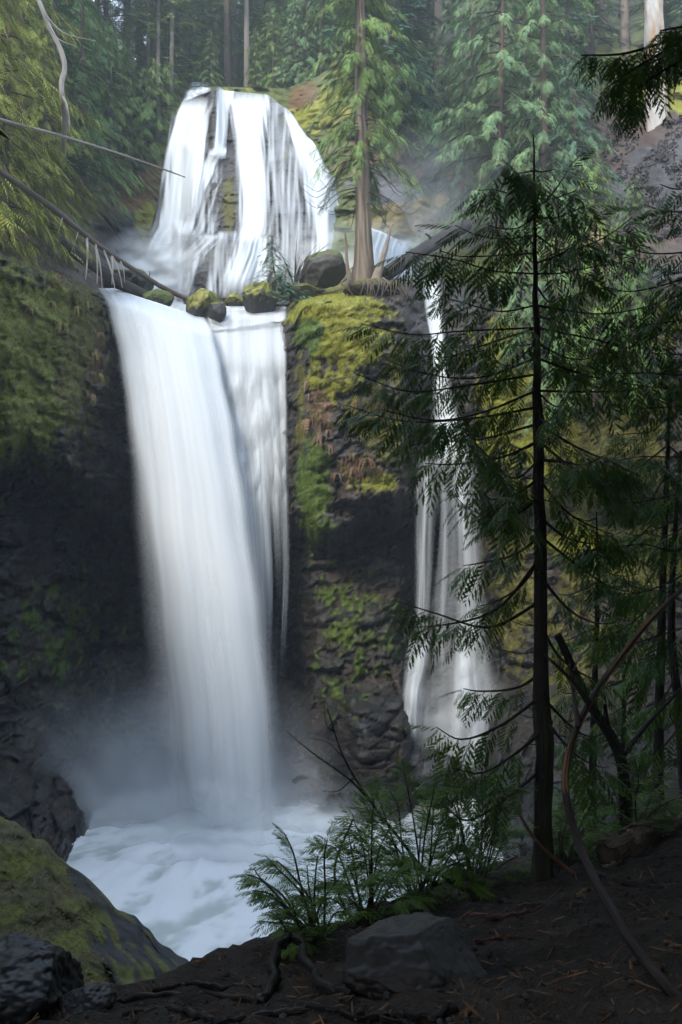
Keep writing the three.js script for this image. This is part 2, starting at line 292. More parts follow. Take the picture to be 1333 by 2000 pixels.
{ // mossy shoulder of rock at lower left, between the viewpoint and the pool
  const rl = (px) => ramp([[-500, 1380], [-200, 1490], [0, 1592], [80, 1640], [150, 1700], [250, 1785], [345, 1862], [420, 1925]], px), nu = 190, nv = 120;
  const g = gridGeo(nu, nv, (i, j) => {
    const px = lerp(-500, 420, i / (nu - 1)), r = rl(px) + 5 * n3(px * 0.03, 1, 2);
    if (j < 18) { const e = at(px, r, 14.2), k = 18 - j; const q = at(px, r, 14.2 + 0.012 * Math.max(0, px - (135 + (r - 1690) * 0.3)) + 0.2 * k); q.y -= 0.03 * k * k; return [q, mixc(C.rock, C.dim, 0.5), q.x, q.y]; }
    const t = (j - 18) / (nv - 19), py = lerp(r, 2080, t), crease = 135 + (py - 1690) * 0.3 + 14 * n3(py * 0.02, 3, 1), over = Math.max(0, px - crease);
    let d = 14.2 - 5.2 * Math.pow(t, 0.8) + 0.012 * over;
    const p0 = at(px, py, d); d -= 0.3 * fbm(p0.x * 0.8, p0.y * 0.8, p0.z * 0.8, 3) + 0.025 * n3(p0.x * 4, p0.y * 4, p0.z * 4) + 0.015 * n3b(p0.x * 12, p0.y * 12, p0.z * 12);
    const w = fbm(p0.x * 1.2, p0.y * 1.2, p0.z * 1.2, 4), f = n3(p0.x * 9, p0.y * 9, p0.z * 9);
    const onRock = sstep(-12, 12, over), m = lerp(1, sstep(-0.02, 0.18, w), onRock), k = mixc(mixc([0.15, 0.125, 0.036], [0.12, 0.13, 0.028], sstep(-0.3, 0.3, w)), [0.08, 0.066, 0.03], 0.6 * sstep(-0.2, 0.6, f));
    if (over < 20 && j > 19 && i % 2 === 0 && px > -160 && py < 1960) shoulderMoss.push([at(px, py, d), k]);
    return [at(px, py, d), mixc([0.03, 0.033, 0.036], k.map((x) => x * 0.8), m).map((x) => x * (1 + 0.35 * n3b(p0.x * 6, p0.y * 6, p0.z * 6))), p0.x * 0.7, p0.y * 0.7];
  });
  structure(new THREE.Mesh(g, M.soil), 'rock_shoulder', 'moss covered shoulder of rock beside the plunge pool', 'rock shoulder');
}
console.log('terrain ready');

// ---------------------------------------------------------------- water
function veil(nu, nv, f) { return gridGeo(nu, nv, (i, j) => { const [p, a, w] = f(i / (nu - 1), j / (nv - 1)), s = w ?? 1; return [p, [s, s, s, clamp(a, 0, 1)], 0, 0]; }, 4); }
{ // lower fall
  const fall = thing('lower_waterfall', 'tall white main plunge of the lower waterfall dropping into the pool', 'waterfall'); fall.userData.kind = 'structure';
  const L = (py) => ramp([[560, 196], [600, 216], [700, 238], [800, 252], [950, 272], [1200, 300], [1400, 326], [1660, 352]], py), R = (py) => ramp([[560, 330], [600, 396], [650, 420], [720, 436], [850, 464], [1000, 490], [1200, 522], [1400, 545], [1660, 558]], py);
  const D = (py) => { const s = clamp((py - 585) / 1060, 0, 1); return 40.4 - 6.4 * Math.pow(s, 0.55); };
  const jet = (grow, front, core, seed) => veil(260, 120, (u, v) => {
    const py0 = lerp(563, 1668, Math.pow(v, 1.15)), top = 558 + 58 * sstep(0, 1, u), py = lerp(Math.max(py0, 560), 1668, 0) < top ? top : py0, late = sstep(700, 1300, py);
    const l = L(py) - grow * (10 + 26 * late), r = R(py) + grow * (4 + 8 * late), uu = clamp(u, 0, 1), px = lerp(l, r, uu), e = Math.min(uu, 1 - uu);
    const st = n3(uu * 5 + seed, py * 0.0011, seed), st2 = n3b(uu * 17 + seed, py * 0.0014, seed);
    let d = D(py) - front * (1 - Math.pow(2 * uu - 1, 2)) - 0.05 * st;
    d += 1.6 * (1 - sstep(top - 6, top + 36, py0));
    const soft = sstep(0, lerp(0.08, 0.32, late) * (0.8 + 0.4 * st), e - 0.006), gap = core ? 1 : clamp(0.5 + 0.24 * st + 0.06 * st2, 0, 1);
    return [at(px, py, d), soft * gap * (1 - sstep(core ? 1590 : 1480, 1668, py) * (core ? 0.8 : 1))];
  });
  part(fall, 'water_column', jet(-0.4, 0.75, true, 1), M.water); part(fall, 'water_veil', jet(1, 1.05, false, 5), M.water);
  // right half: cascades down the stepped wall, then falls free
  const L2 = (py) => ramp([[600, 400], [640, 404], [720, 410], [800, 420], [950, 440], [1200, 470], [1520, 500]], py), R2 = (py) => ramp([[596, 563], [640, 562], [900, 566], [1100, 568], [1300, 560], [1440, 552], [1520, 556]], py);
  const side = (off, seed, dens) => veil(230, 200, (u, v) => {
    const py = lerp(598, 1520, v), px = lerp(L2(py), R2(py), u), s = clamp((py - 600) / 920, 0, 1);
    const st = n3(u * 6 + seed, py * 0.0018, seed), st2 = n3b(u * 20 + seed, py * 0.003, seed), cell = cells(px * 0.033, py * 0.016 + 0.3 * st, seed, 3), step = sstep(700, 760, py) * (1 - sstep(930, 1040, py));
    let d = 40.7 - 1.1 * sstep(610, 720, py) - 1.0 * s - 2.6 * (1 - u) * sstep(700, 1150, py) - off - 0.05 * st - 0.35 * step * (0.6 - cell[0]);
    d += 1.4 * (1 - sstep(600, 622, py));
    const e = Math.min(u, 1 - u), high = 1 - sstep(640, 760, py), thin = sstep(0.35, 0.95, u) * sstep(640, 760, py), low = sstep(950, 1450, py);
    let a = 0.86 + 0.3 * st + 0.22 * st2; a = lerp(a, a - 0.5 + 0.6 * st, thin); a -= low * (0.1 + 0.55 * u); a += step * 0.35 * sstep(0.55, 0.1, cell[0]); a = lerp(a, 0.95 + 0.2 * st, high * 0.8);
    return [at(px, py, d), a * dens * sstep(0, 0.07, e) * (1 - sstep(1000, 1500, py))];
  });
  part(fall, 'side_cascade', side(0, 21, 0.85), M.water); part(fall, 'side_veil', side(0.35, 33, 0.4), M.water);
  // stream surface between the boulders at the lip
  part(fall, 'lip_stream', veil(60, 24, (u, v) => { const px = lerp(200, 566, u), d = lerp(45.5, 40.2, v), y = at(px, ramp([[200, 566], [260, 586], [410, 617], [560, 597]], px), 40.6).y - 0.75 + 0.05 * n3(px * 0.03, v * 3, 1); return [V((px - CX) / F * d, y, -d), 0.95]; }), M.water);
}
{ // upper fall: one mesh for each stream; [py, left, right] down its course
  const fall = thing('upper_waterfall', 'broad upper waterfall spreading over a domed rock face', 'waterfall'); fall.userData.kind = 'structure';
  const streams = [
    { k: [[196, 350, 414], [230, 336, 412], [300, 322, 406], [400, 310, 388], [440, 304, 372], [480, 284, 362], [520, 264, 362], [585, 256, 390]], a: 1.2, off: 0.55 },
    { k: [[176, 426, 458], [220, 424, 446], [285, 420, 438], [310, 412, 440]], a: 0.9, off: 0.35 },
    { k: [[296, 416, 438], [320, 400, 436], [380, 376, 434], [430, 362, 432], [470, 346, 425]], a: 0.32, off: 0.3 },
    { k: [[296, 412, 430], [330, 396, 416], [380, 376, 396], [430, 362, 380], [470, 348, 368]], a: 0.7, off: 0.4 },
    { k: [[182, 448, 530], [230, 454, 524], [300, 460, 520], [400, 464, 524], [440, 464, 526], [480, 452, 524], [560, 430, 526], [582, 426, 530]], a: 1.15, off: 0.55 },
    { k: [[188, 515, 560], [240, 516, 572], [300, 515, 594], [360, 514, 612], [420, 516, 618], [500, 515, 625], [575, 515, 630]], a: 0.36, off: 0.35 },
    { k: [[214, 554, 586], [260, 568, 610], [300, 578, 632], [360, 592, 656], [420, 600, 694], [480, 602, 728], [570, 600, 770]], a: 1.1, off: 0.6 },
    { k: [[462, 380, 440], [500, 346, 400], [540, 340, 380], [582, 330, 372]], a: 0.6, off: 0.35 },
    { k: [[456, 420, 470], [500, 412, 450], [582, 400, 446]], a: 0.35, off: 0.35 },
    { k: [[446, 715, 752], [462, 712, 776], [490, 706, 804], [548, 700, 826]], a: 1.4, off: 5.2 },
  ];
  streams.forEach((s, n) => {
    const kl = s.k.map((k) => [k[0], k[1]]), kr = s.k.map((k) => [k[0], k[2]]), y0 = s.k[0][0], y1 = s.k[s.k.length - 1][0];
    const g = veil(90, 130, (u, v) => {
      const py = lerp(y0 - 6, y1, v), px = lerp(ramp(kl, py) - 5, ramp(kr, py) + 5, u), st = n3(u * (ramp(kr, py) - ramp(kl, py)) * 0.1 + n * 9, py * 0.008, n), st2 = n3b(px * 0.09, py * 0.006 + u, n), lace = n3(px * 0.11, py * 0.011, n + 5);
      let d = domeD(px, Math.max(py, domeTop(px)), false) - s.off - 0.06 * st - 0.25 * sstep(0.55, 1, v); const over = Math.max(0, domeTop(px) - py) ; d += over * 0.12;
      const e = Math.min(u, 1 - u), soft = sstep(0, 0.3, e + 0.08 * st + 0.03 * st2);
      const a = s.a >= 1 ? soft * (s.a + 0.1 * st + 0.1 * st2) : soft * (s.a + 0.2 * st + 0.2 * st2 + 0.16 * lace);
      return [at(px, Math.max(py, domeTop(px) - 3), d), Math.min(a, s.a >= 1 ? 0.86 + 0.1 * st : 0.75) * sstep(0, 0.08, v + 0.015) * (1 - 0.8 * sstep(0.88, 1, v))];
    });
    part(fall, 'water_stream', g, M.water);
  });
  // the river arriving behind the dome
  part(fall, 'approach_stream', veil(24, 30, (u, v) => { const py = lerp(160, 208, v), w = lerp(44, 70, v), px = lerp(392, 384, v) + (u - 0.5) * w; return [at(px, py, lerp(62, 53.6, v)), sstep(0, 0.25, Math.min(u, 1 - u)) * (0.75 + 0.4 * n3(u * 5, v * 6, 3))]; }), M.water);
  // run-out at the foot of the upper fall
  part(fall, 'foot_stream', veil(80, 30, (u, v) => { const px = lerp(270, 700, u), d = lerp(47.6, 44.2, v); const p = V((px - CX) / F * d, 11.3 + 2.5 * (1 - v) + 0.2 * n3(px * 0.05, v * 4, 2), -d); return [p, 0.9 * sstep(0, 0.06, Math.min(u, 1 - u))]; }), M.water);
}
{ // right-hand fall
  const fall = thing('side_waterfall', 'slender right waterfall half hidden behind the dark cedar', 'waterfall'); fall.userData.kind = 'structure';
  const mk = (k, a, off, n, lace = 0.5) => {
    const kl = k.map((q) => [q[0], q[1]]), kr = k.map((q) => [q[0], q[2]]), y0 = k[0][0], y1 = k[k.length - 1][0];
    part(fall, 'water_stream', veil(80, 170, (u, v) => {
      const py = lerp(y0, y1, v), px = lerp(ramp(kl, py), ramp(kr, py), u), st = n3(u * 2.6 + n * 3, py * 0.003, n), st2 = n3b(u * 8 + n, py * 0.004, n), c = cells(px * 0.035, py * 0.014, n, 9);
      const ledge = sstep(1180, 1240, py);
      const d = 41.1 - 0.9 * sstep(560, 760, py) - 0.9 * sstep(780, 1000, py) - 1.0 * sstep(1200, 1420, py) - off - 0.1 * st - 0.3 * ledge * (0.6 - c[0]);
      const e = Math.min(u, 1 - u);
      return [at(px, py, d), sstep(0, 0.36, e) * (a * 1.25 + lace * 0.4 * st + lace * 0.2 * st2 + ledge * 0.25 * sstep(0.5, 0.1, c[0])) * (1 - sstep(0.86, 1, v)) * sstep(0, n === 1 ? 0.02 : 0.16, v)];
    }), M.water);
  };
  mk([[543, 822, 862], [600, 826, 868], [700, 838, 876], [780, 842, 890], [850, 838, 920], [930, 832, 938]], 0.78, 0.2, 1, 0.45);
  mk([[840, 860, 930], [950, 868, 942], [1100, 872, 950], [1250, 862, 962], [1420, 850, 985], [1540, 840, 1000]], 0.36, 0.35, 2);
  mk([[860, 812, 850], [960, 808, 850], [1100, 808, 846], [1260, 806, 840]], 0.3, 0.35, 3);
  mk([[840, 825, 900], [1000, 830, 895], [1230, 815, 890], [1320, 780, 910], [1420, 760, 930], [1530, 750, 960]], 0.14, 0.25, 4);
  mk([[1230, 796, 850], [1290, 788, 838], [1360, 782, 826], [1450, 770, 826]], 0.4, 0.8, 5, 0.6); mk([[1260, 890, 940], [1330, 880, 950], [1420, 880, 970], [1520, 860, 985]], 0.32, 0.9, 6, 0.6);
}
{ // plunge pool
  const nu = 220, nv = 200, c0 = at(450, 1637, 34);
  const g = gridGeo(nu, nv, (i, j) => {
    const x = lerp(-20, 16, i / (nu - 1)), z = lerp(-42.5, -18, j / (nv - 1)), dx = x - c0.x, dz = z - c0.z, r = Math.hypot(dx, dz), th = Math.atan2(dz, dx);
    const sw = fbm(th * 3.4 + r * 0.16, r * 0.22, 3, 4), fine = fbm(x * 0.9 + dz * 0.12, 5, z * 0.6 - dx * 0.1, 4), y = POOL + 0.2 * sw + 0.08 * fine + 0.02 * n3b(x * 2.6, 3, z * 2.6) + 0.5 * Math.exp(-r * r / 16);
    const foam = sstep(-0.3, 0.4, sw * 1.5 + 0.9 * fine + 0.9 * Math.exp(-r * r / 26) + 0.1);
    return [V(x, y, z), mixc([0.4, 0.45, 0.44], [0.68, 0.71, 0.73], foam), x * 0.4, z * 0.4];
  });
  structure(new THREE.Mesh(g, M.pool), 'plunge_pool', 'churning white foam in the plunge pool', 'pool');
}
{ // spray: hanging curtains of fine mist, one behind the other
  const mist = new THREE.Group(); mist.userData.kind = 'stuff'; mist.name = 'spray'; mist.userData.label = 'white spray drifting up from the foot of the falls'; mist.userData.category = 'spray'; scene.add(mist);
  // [px, py, d, half width, half height in px, density, bow]
  [[420, 1560, 36.3, 270, 280, 0.55, 1], [360, 1580, 35, 300, 260, 0.45, 0.6], [420, 1650, 33.0, 280, 150, 0.6, -0.6], [450, 1670, 31.8, 280, 130, 0.4, -1], [240, 1540, 34.2, 260, 280, 0.34, 0.4], [640, 1560, 37.6, 190, 120, 0.4, 0.8], [620, 1620, 34, 200, 100, 0.45, 0], [900, 1440, 38.2, 160, 150, 0.45, 0.5],
   [315, 520, 45.0, 130, 90, 0.8, 0.5], [480, 540, 45.2, 110, 60, 0.5, 0.3], [650, 510, 45.4, 130, 90, 0.5, 0.3], [790, 480, 45.5, 110, 60, 0.4, 0.5], [840, 390, 50, 190, 150, 0.2, 0.5]].forEach(([cx, cy, d, hw, hh, a, bow], n) => {
    const g = gridGeo(44, 40, (i, j) => {
      const u = i / 43 * 2 - 1, v = j / 39 * 2 - 1, r2 = Math.hypot(u, v), w = fbm(u * 1.1 + n * 5, v * 0.9, n, 3), f = Math.pow(clamp(1 - r2, 0, 1), 1.2) * 1.5;
      return [at(cx + u * hw, cy + v * hh, d + bow * (1 - u * u) + 0.5 * w), [1, 1, 1, clamp(a * f * (0.9 + 0.8 * w), 0, 0.85)], 0, 0];
    }, 4);
    part(mist, 'mist_curtain', g, M.mist);
  });
}
console.log('water ready');

// ---------------------------------------------------------------- foliage building blocks
function sprayShape(pairs, teeth, droop, seed, width = 0.45, slim = 1) { // flat scale-leaf spray, one unit long along x
  const s = new Soup(), r = rng(seed), w = [1, 1, 1], line = (t) => V(t, -droop * t * t, 0.03 * Math.sin(t * 5));
  for (let k = 0; k < 3; k++) { const a = line(k / 3), b = line((k + 1) / 3), h = V(0, 0, 0.012 * (1 - k / 4)); s.tri(a.clone().sub(h), b, a.clone().add(h), w); }
  for (let i = 0; i < pairs; i++) for (const sd of [-1, 1]) {
    const t = 0.06 + 0.94 * (i + (sd > 0 ? 0.45 : 0) + 0.3 * r()) / pairs; if (t > 1) continue;
    const l = width * ((1.03 - t) * (0.45 + 1.7 * t) + 0.08) * (0.8 + 0.4 * r()), ang = 0.75 - 0.25 * t + 0.2 * r(), b = line(t), dir = V(Math.cos(ang), -0.18 - droop * t * 0.8 - 0.15 * r(), sd * Math.sin(ang)).normalize(), across = V(-dir.z, 0, dir.x), lw = (0.03 + 0.045 * l) * slim;
    const pt = (q, o) => b.clone().addScaledVector(dir, l * q).addScaledVector(across, o).add(V(0, -0.12 * l * q * q, 0));
    s.tri(pt(0, 0), pt(0.5, -lw * 0.6), pt(0.5, lw * 0.6), w); s.tri(pt(0.5, -lw * 0.6), pt(1, 0), pt(0.5, lw * 0.6), w);
    for (let q = 0; q < teeth; q++) for (const o of [-1, 1]) { const u = 0.18 + 0.7 * q / teeth, tl = 0.3 * l * (1.1 - u); s.tri(pt(u, 0), pt(u + 0.13, 0), pt(u + 0.1 + tl * 0.8 / l, o * tl * 0.75), w); }
  }
  return new Float32Array(s.p);
}
const SPRAY = [sprayShape(9, 3, 0.22, 1, 0.44, 1), sprayShape(8, 3, 0.4, 2, 0.4, 1), sprayShape(10, 3, 0.1, 3, 0.42, 0.9), sprayShape(7, 3, 0.55, 4, 0.42, 1), sprayShape(6, 3, 0.3, 5, 0.5, 1)];
const geoOf = (p) => { const g = new THREE.BufferGeometry(); g.setAttribute('position', new THREE.Float32BufferAttribute(p, 3)); g.computeVertexNormals(); return g; };
const FROND = { cedar: [sprayShape(7, 0, 0.5, 11, 0.42, 1.3), sprayShape(6, 0, 0.7, 12, 0.5, 1.3)], fir: [sprayShape(6, 0, 0.15, 13, 0.36, 1.6), sprayShape(6, 0, 0.25, 14, 0.32, 1.6)] };
function frame(pos, dir, up, size, roll = 0) { const x = dir.clone().normalize(), z = V().crossVectors(x, up); if (z.lengthSq() < 1e-4) z.set(0, 0, 1); z.normalize(); if (roll) z.applyAxisAngle(x, roll); const y = V().crossVectors(z, x); return new THREE.Matrix4().makeBasis(x.multiplyScalar(size), y.multiplyScalar(size), z.multiplyScalar(size)).setPosition(pos); }

// a conifer seen from afar: trunk, limbs, crown of fronds
function conifer({ h, r, base = 0.1, n = 90, droop = 0.35, size = 0.66, kind = 'cedar', seed = 1, shape = 0.75, trunk = 0.011, bark = [0.12, 0.085, 0.06], tint = 'mid', gap = 0.2, lean = 0 }) {
  const R = rng(seed), g = new THREE.Group(), mats = [], cols = [], limbs = new Tubes(), r0 = h * trunk;
  const axis = (t) => V(lean * h * t + 0.12 * Math.sin(t * 4 + seed), h * t, 0.12 * Math.cos(t * 3.1 + seed));
  for (let i = 0; i < n; i++) {
    const t = base + (1 - base) * Math.pow((i + R()) / n, 1.0) * 0.985, az = i * 2.399 + R() * 0.9, out = Math.pow(Math.max(0, (1 - t) / (1 - base)), shape), L = Math.max(0.35, r * out * (0.4 + 0.75 * R())), o = axis(clamp(t + (R() - 0.5) * 0.03, 0.01, 0.99)), dh = V(Math.cos(az), 0, Math.sin(az));
    const pt = (s) => o.clone().addScaledVector(dh, L * s).add(V(0, L * (0.18 * s - droop * s * s * 1.5 + 0.12 * s * s * s), 0));
    limbs.add([pt(0), pt(0.5), pt(0.95)], [0.03 * L * 0.5 + 0.01, 0.02 * L * 0.5 + 0.006, 0.004], 4, bark.map((x) => x * 0.8));
    const m = Math.max(2, Math.round(L / (0.3 * size)));
    const hue = 0.75 + 0.5 * R();
    for (let k = 0; k < m; k++) for (const sd of [-1, 1]) {
      const s = gap + (1 - gap) * (k + R()) / m, p = pt(s).add(V((R() - 0.5) * 0.35 * size, (R() - 0.5) * 0.5 * size, (R() - 0.5) * 0.35 * size)), a = az + sd * (0.25 + 0.9 * R()) * (1 - 0.5 * s);
      const dir = V(Math.cos(a), kind === 'cedar' ? -0.1 - 0.75 * R() : -0.1 - 0.35 * R(), Math.sin(a));
      mats.push(frame(p, dir, V(0.3 * (R() - 0.5), 1, 0.3 * (R() - 0.5)), size * (0.65 + 0.6 * R()) * (0.7 + 0.3 * out), (R() - 0.5) * 0.6)); const v = hue * (0.75 + 0.5 * R()); cols.push([v * (0.9 + 0.25 * R()), v, v * (0.8 + 0.4 * R())]);
    }
  }
  for (let k = 0; k < 6; k++) { mats.push(frame(axis(0.97 + 0.005 * k), V(Math.cos(k), 0.8, Math.sin(k)), V(0, 1, 0), size * 0.5)); cols.push([1, 1, 1]); }
  const tp = []; for (let k = 0; k <= 14; k++) tp.push(axis(k / 14 * 0.99)); tp.unshift(axis(-0.03));
  const tr = tp.map((p, k) => k < 2 ? r0 * 1.35 : r0 * Math.pow(1 - (k - 1) / 14.5, 0.8) + 0.01);
  part(g, 'trunk', new Tubes().add(tp, tr, 12, bark, 0.16).geo(), M.bark);
  stuffPart(g, 'limbs', new THREE.Mesh(limbs.geo(), M.bark));
  const soup = new Soup(); mats.forEach((m, i) => soup.add(FROND[kind][i % 2], m, cols[i]));
  stuffPart(g, 'crown', new THREE.Mesh(soup.geo(), TINT[tint]));
  return g;
}
const PROTO = {
  cedarA: conifer({ h: 22, r: 4.2, base: 0.03, n: 110, droop: 0.5, seed: 3, tint: 'mid' }), cedarB: conifer({ h: 20, r: 3.6, base: 0.05, n: 95, droop: 0.6, seed: 8, size: 0.68, tint: 'mid' }), cedarC: conifer({ h: 17, r: 4.8, base: 0.02, n: 110, droop: 0.55, seed: 15, shape: 0.6, tint: 'mid' }),
  firA: conifer({ h: 30, r: 3.2, base: 0.24, n: 100, droop: 0.28, kind: 'fir', seed: 21, size: 0.85, trunk: 0.01, bark: [0.2, 0.16, 0.13], tint: 'deep' }), firB: conifer({ h: 28, r: 2.7, base: 0.32, n: 80, droop: 0.22, kind: 'fir', seed: 22, size: 0.8, trunk: 0.008, bark: [0.24, 0.2, 0.17], tint: 'deep' }),
  firC: conifer({ h: 22, r: 3.4, base: 0.06, n: 110, droop: 0.3, kind: 'fir', seed: 23, bark: [0.05, 0.04, 0.032], size: 0.8, tint: 'deep' }),
  shadeFir: conifer({ h: 24, r: 3.8, base: 0.4, n: 46, droop: 0.12, kind: 'fir', seed: 41, size: 3.6, shape: 0.5, trunk: 0.012, tint: 'dark' }),
  bush: conifer({ h: 5, r: 2.3, base: 0.02, n: 46, droop: 0.45, seed: 31, size: 0.6, shape: 0.5, tint: 'mid' }),
};
const treeR = rng(99);
function plant(kind, name, pos, scale, tint, label, category, group, turn = treeR() * 6.28, sxz = 1) {
  const g = PROTO[kind].clone(); g.name = numbered(name); g.position.copy(pos); g.scale.set(scale * sxz, scale, scale * sxz); g.rotation.y = turn; g.userData = { label, category }; if (group) g.userData.group = group;
  g.traverse((o) => { if (o.name === 'crown') { o.material = TINT[tint]; o.userData = { kind: 'stuff' }; } }); scene.add(g); return g;
}
const hillAt = (px, py) => { const p = at(px, py, hillD(px, py)); p.y -= 0.5; return p; };
const backAt = (px, d) => { const rg = ridge(px), e = at(px, rg, hillD(px, rg)), k = d + e.z; return V((px - CX) / F * d, e.y + 0.06 * k - 0.6, -d); };

// left bank
[[-140, 470, 'cedarA', 1, 'gold', 'yellow-green cedar almost wholly outside the left edge'], [-60, 450, 'cedarC', 1, 'gold', 'yellow-green cedar cut in half by the left edge'], [15, 455, 'cedarB', 0.95, 'gold', 'yellow-green cedar at the left edge where the brown log enters'], [85, 450, 'cedarC', 0.62, 'gold', 'smaller yellow-green cedar just above the bleached dead branches'], [-90, 360, 'cedarA', 1.1, 'gold', 'yellow-green cedar reaching in at the top left corner'], [40, 372, 'cedarA', 1.0, 'gold', 'tall yellow-green cedar behind the pale crooked snag']].forEach(([px, py, k, s, t, label]) =>
  plant(k, 'cedar_tree', hillAt(px, py), s, t, label, 'tree', 'yellow-green cedars at the left edge'));
[[110, 378, 'firC', 0.9, 'deep'], [165, 400, 'cedarB', 0.75, 'mid'], [150, 330, 'cedarA', 0.95, 'mid'], [215, 345, 'cedarC', 0.62, 'lime'], [205, 290, 'firC', 1.0, 'deep'], [255, 330, 'cedarB', 0.5, 'lime'], [90, 290, 'firC', 1.15, 'deep'], [140, 235, 'cedarA', 1.1, 'mid'], [20, 240, 'firC', 1.1, 'mid'], [190, 215, 'firC', 1.0, 'blue'], [245, 245, 'cedarB', 0.8, 'lime'], [60, 150, 'firA', 0.9, 'deep'], [150, 130, 'firC', 1.1, 'deep'], [280, 300, 'bush', 1.2, 'lime'], [300, 262, 'bush', 1.1, 'lime'], [318, 236, 'bush', 0.9, 'lime'], [270, 250, 'cedarB', 0.55, 'lime'], [295, 215, 'firC', 0.75, 'mid'], [325, 205, 'firC', 0.6, 'lime'], [250, 190, 'firC', 0.9, 'mid'], [275, 165, 'firC', 0.9, 'deep']].forEach(([px, py, k, s, t]) =>
  plant(k, 'conifer', hillAt(px, py), s, t, k === 'bush' ? 'bright low bush on the rocks left of the upper falls' : { deep: 'dark green fir crowded on the slope left of the upper falls', mid: 'mid-green conifer among the dark firs on the left slope', lime: 'light green tree close beside the left side of the upper falls', blue: 'blue-green fir high on the left slope' }[t], k === 'bush' ? 'bush' : 'tree', k === 'bush' ? 'bushes left of the upper falls' : { deep: 'dark firs on the left slope', mid: 'mid-green conifers on the left slope', lime: 'light green trees by the upper falls', blue: undefined }[t]));
// slender trees left of the upper lip
[[292, 250, 'firB', 0.62, 'lime'], [312, 245, 'firB', 0.7, 'lime'], [335, 222, 'firB', 0.72, 'lime'], [322, 200, 'firB', 0.6, 'mid'], [300, 205, 'firA', 0.66, 'mid']].forEach(([px, py, k, s, t]) =>
  plant(k, 'slender_tree', hillAt(px, py), s, t, 'slender pale-trunked tree beside the left lip of the upper falls', 'tree', 'slender trees at the left lip'));
// behind the lip
[[447, 66, 'firA', 1], [461, 68, 'firB', 1.05], [479, 64, 'firB', 1.0], [505, 78, 'firC', 1.2], [430, 84, 'firC', 1.3], [360, 70, 'firC', 1.0], [345, 78, 'firC', 1.1], [520, 70, 'firC', 0.95], [545, 86, 'firA', 1.15], [562, 72, 'firC', 1.1], [590, 66, 'firC', 0.9], [612, 74, 'firC', 1.2], [640, 66, 'firC', 1], [665, 76, 'firC', 1.2], [395, 96, 'firC', 1.4], [620, 92, 'firC', 1.3], [490, 100, 'firC', 1.3], [455, 92, 'firC', 1.2], [690, 88, 'firC', 1.3], [345, 60, 'firC', 0.6], [372, 63, 'firC', 0.75], [415, 72, 'firC', 0.9], [398, 66, 'firC', 0.7], [500, 68, 'firC', 0.8], [532, 61, 'cedarC', 0.45], [412, 61, 'cedarC', 0.3], [500, 63, 'cedarC', 0.4], [345, 62, 'cedarB', 0.6], [575, 60, 'cedarC', 0.5], [600, 60, 'cedarC', 0.55], [625, 60, 'cedarB', 0.6], [555, 66, 'cedarC', 0.8], [425, 66, 'cedarB', 0.7], [390, 68, 'cedarC', 0.9], [650, 64, 'cedarC', 0.9], [552, 64, 'firC', 0.7], [575, 62, 'firC', 0.6], [600, 63, 'firC', 0.8], [625, 64, 'firC', 0.75], [470, 80, 'firC', 1.1], [440, 78, 'firC', 1.2], [525, 90, 'firC', 1.5], [580, 84, 'firC', 1.4], [380, 84, 'firC', 1.3], [650, 82, 'firC', 1.4], [330, 90, 'firC', 1.5], ...[[325, 74], [352, 82], [388, 76], [408, 88], [424, 70], [470, 96], [496, 74], [515, 84], [538, 76], [556, 94], [584, 76], [606, 86], [632, 74], [655, 92], [680, 72], [705, 80], [722, 92], [365, 98], [440, 100], [535, 104]].map(([x, d], i) => [x, d, i % 2 ? 'cedarA' : 'cedarB', 1.1 + 0.4 * ((i * 7) % 5) / 5])].forEach(([px, d, k, s]) =>
  plant(k, k[0] === 'c' ? 'cedar_tree' : 'fir_tree', backAt(px, d), s, k[0] === 'c' ? (px > 560 ? 'sage' : 'lime') : px > 580 ? 'sage' : 'mid', px > 430 && px < 485 && d < 70 ? (px < 450 ? 'leftmost of the three bare pale trunks behind the upper lip' : px < 470 ? 'middle of the three bare pale trunks behind the upper lip' : 'rightmost of the three bare pale trunks behind the upper lip') : k[0] === 'c' ? 'soft hazy cedar in the forest behind the upper falls' : 'fir in the hazy forest behind the upper falls', 'tree', px > 430 && px < 485 && d < 70 ? 'bare-trunked firs at the skyline' : k[0] === 'c' ? 'cedars behind the upper falls' : 'firs behind the upper falls'));
// right slope
[[760, 250, 'firC', 1, 'blue'], [730, 150, 'firC', 1.1, 'blue'], [800, 240, 'firC', 0.95, 'blue'], [775, 285, 'bush', 1.3, 'mid'], [815, 285, 'bush', 1.2, 'blue'], [845, 285, 'bush', 1.4, 'mid'], [860, 170, 'firA', 1.1, 'blue'], [820, 60, 'firC', 1.2, 'blue'], [1150, 120, 'firC', 1.1, 'blue'], [1220, 100, 'firA', 1, 'blue'], [1300, 60, 'firC', 1, 'deep'], [1180, 40, 'firA', 1, 'blue'], [1340, 120, 'firC', 0.9, 'deep'], [1080, 40, 'firC', 1.1, 'blue']].forEach(([px, py, k, s, t]) =>
  plant(k, k === 'bush' ? 'conifer_bush' : 'conifer', hillAt(px, py), s, t, k === 'bush' ? 'green bushy young conifer above the bare brown slope' : 'hazy blue-green conifer on the slope right of the falls', k === 'bush' ? 'bush' : 'tree', k === 'bush' ? 'bushes above the brown slope' : 'hazy conifers on the right slope'));
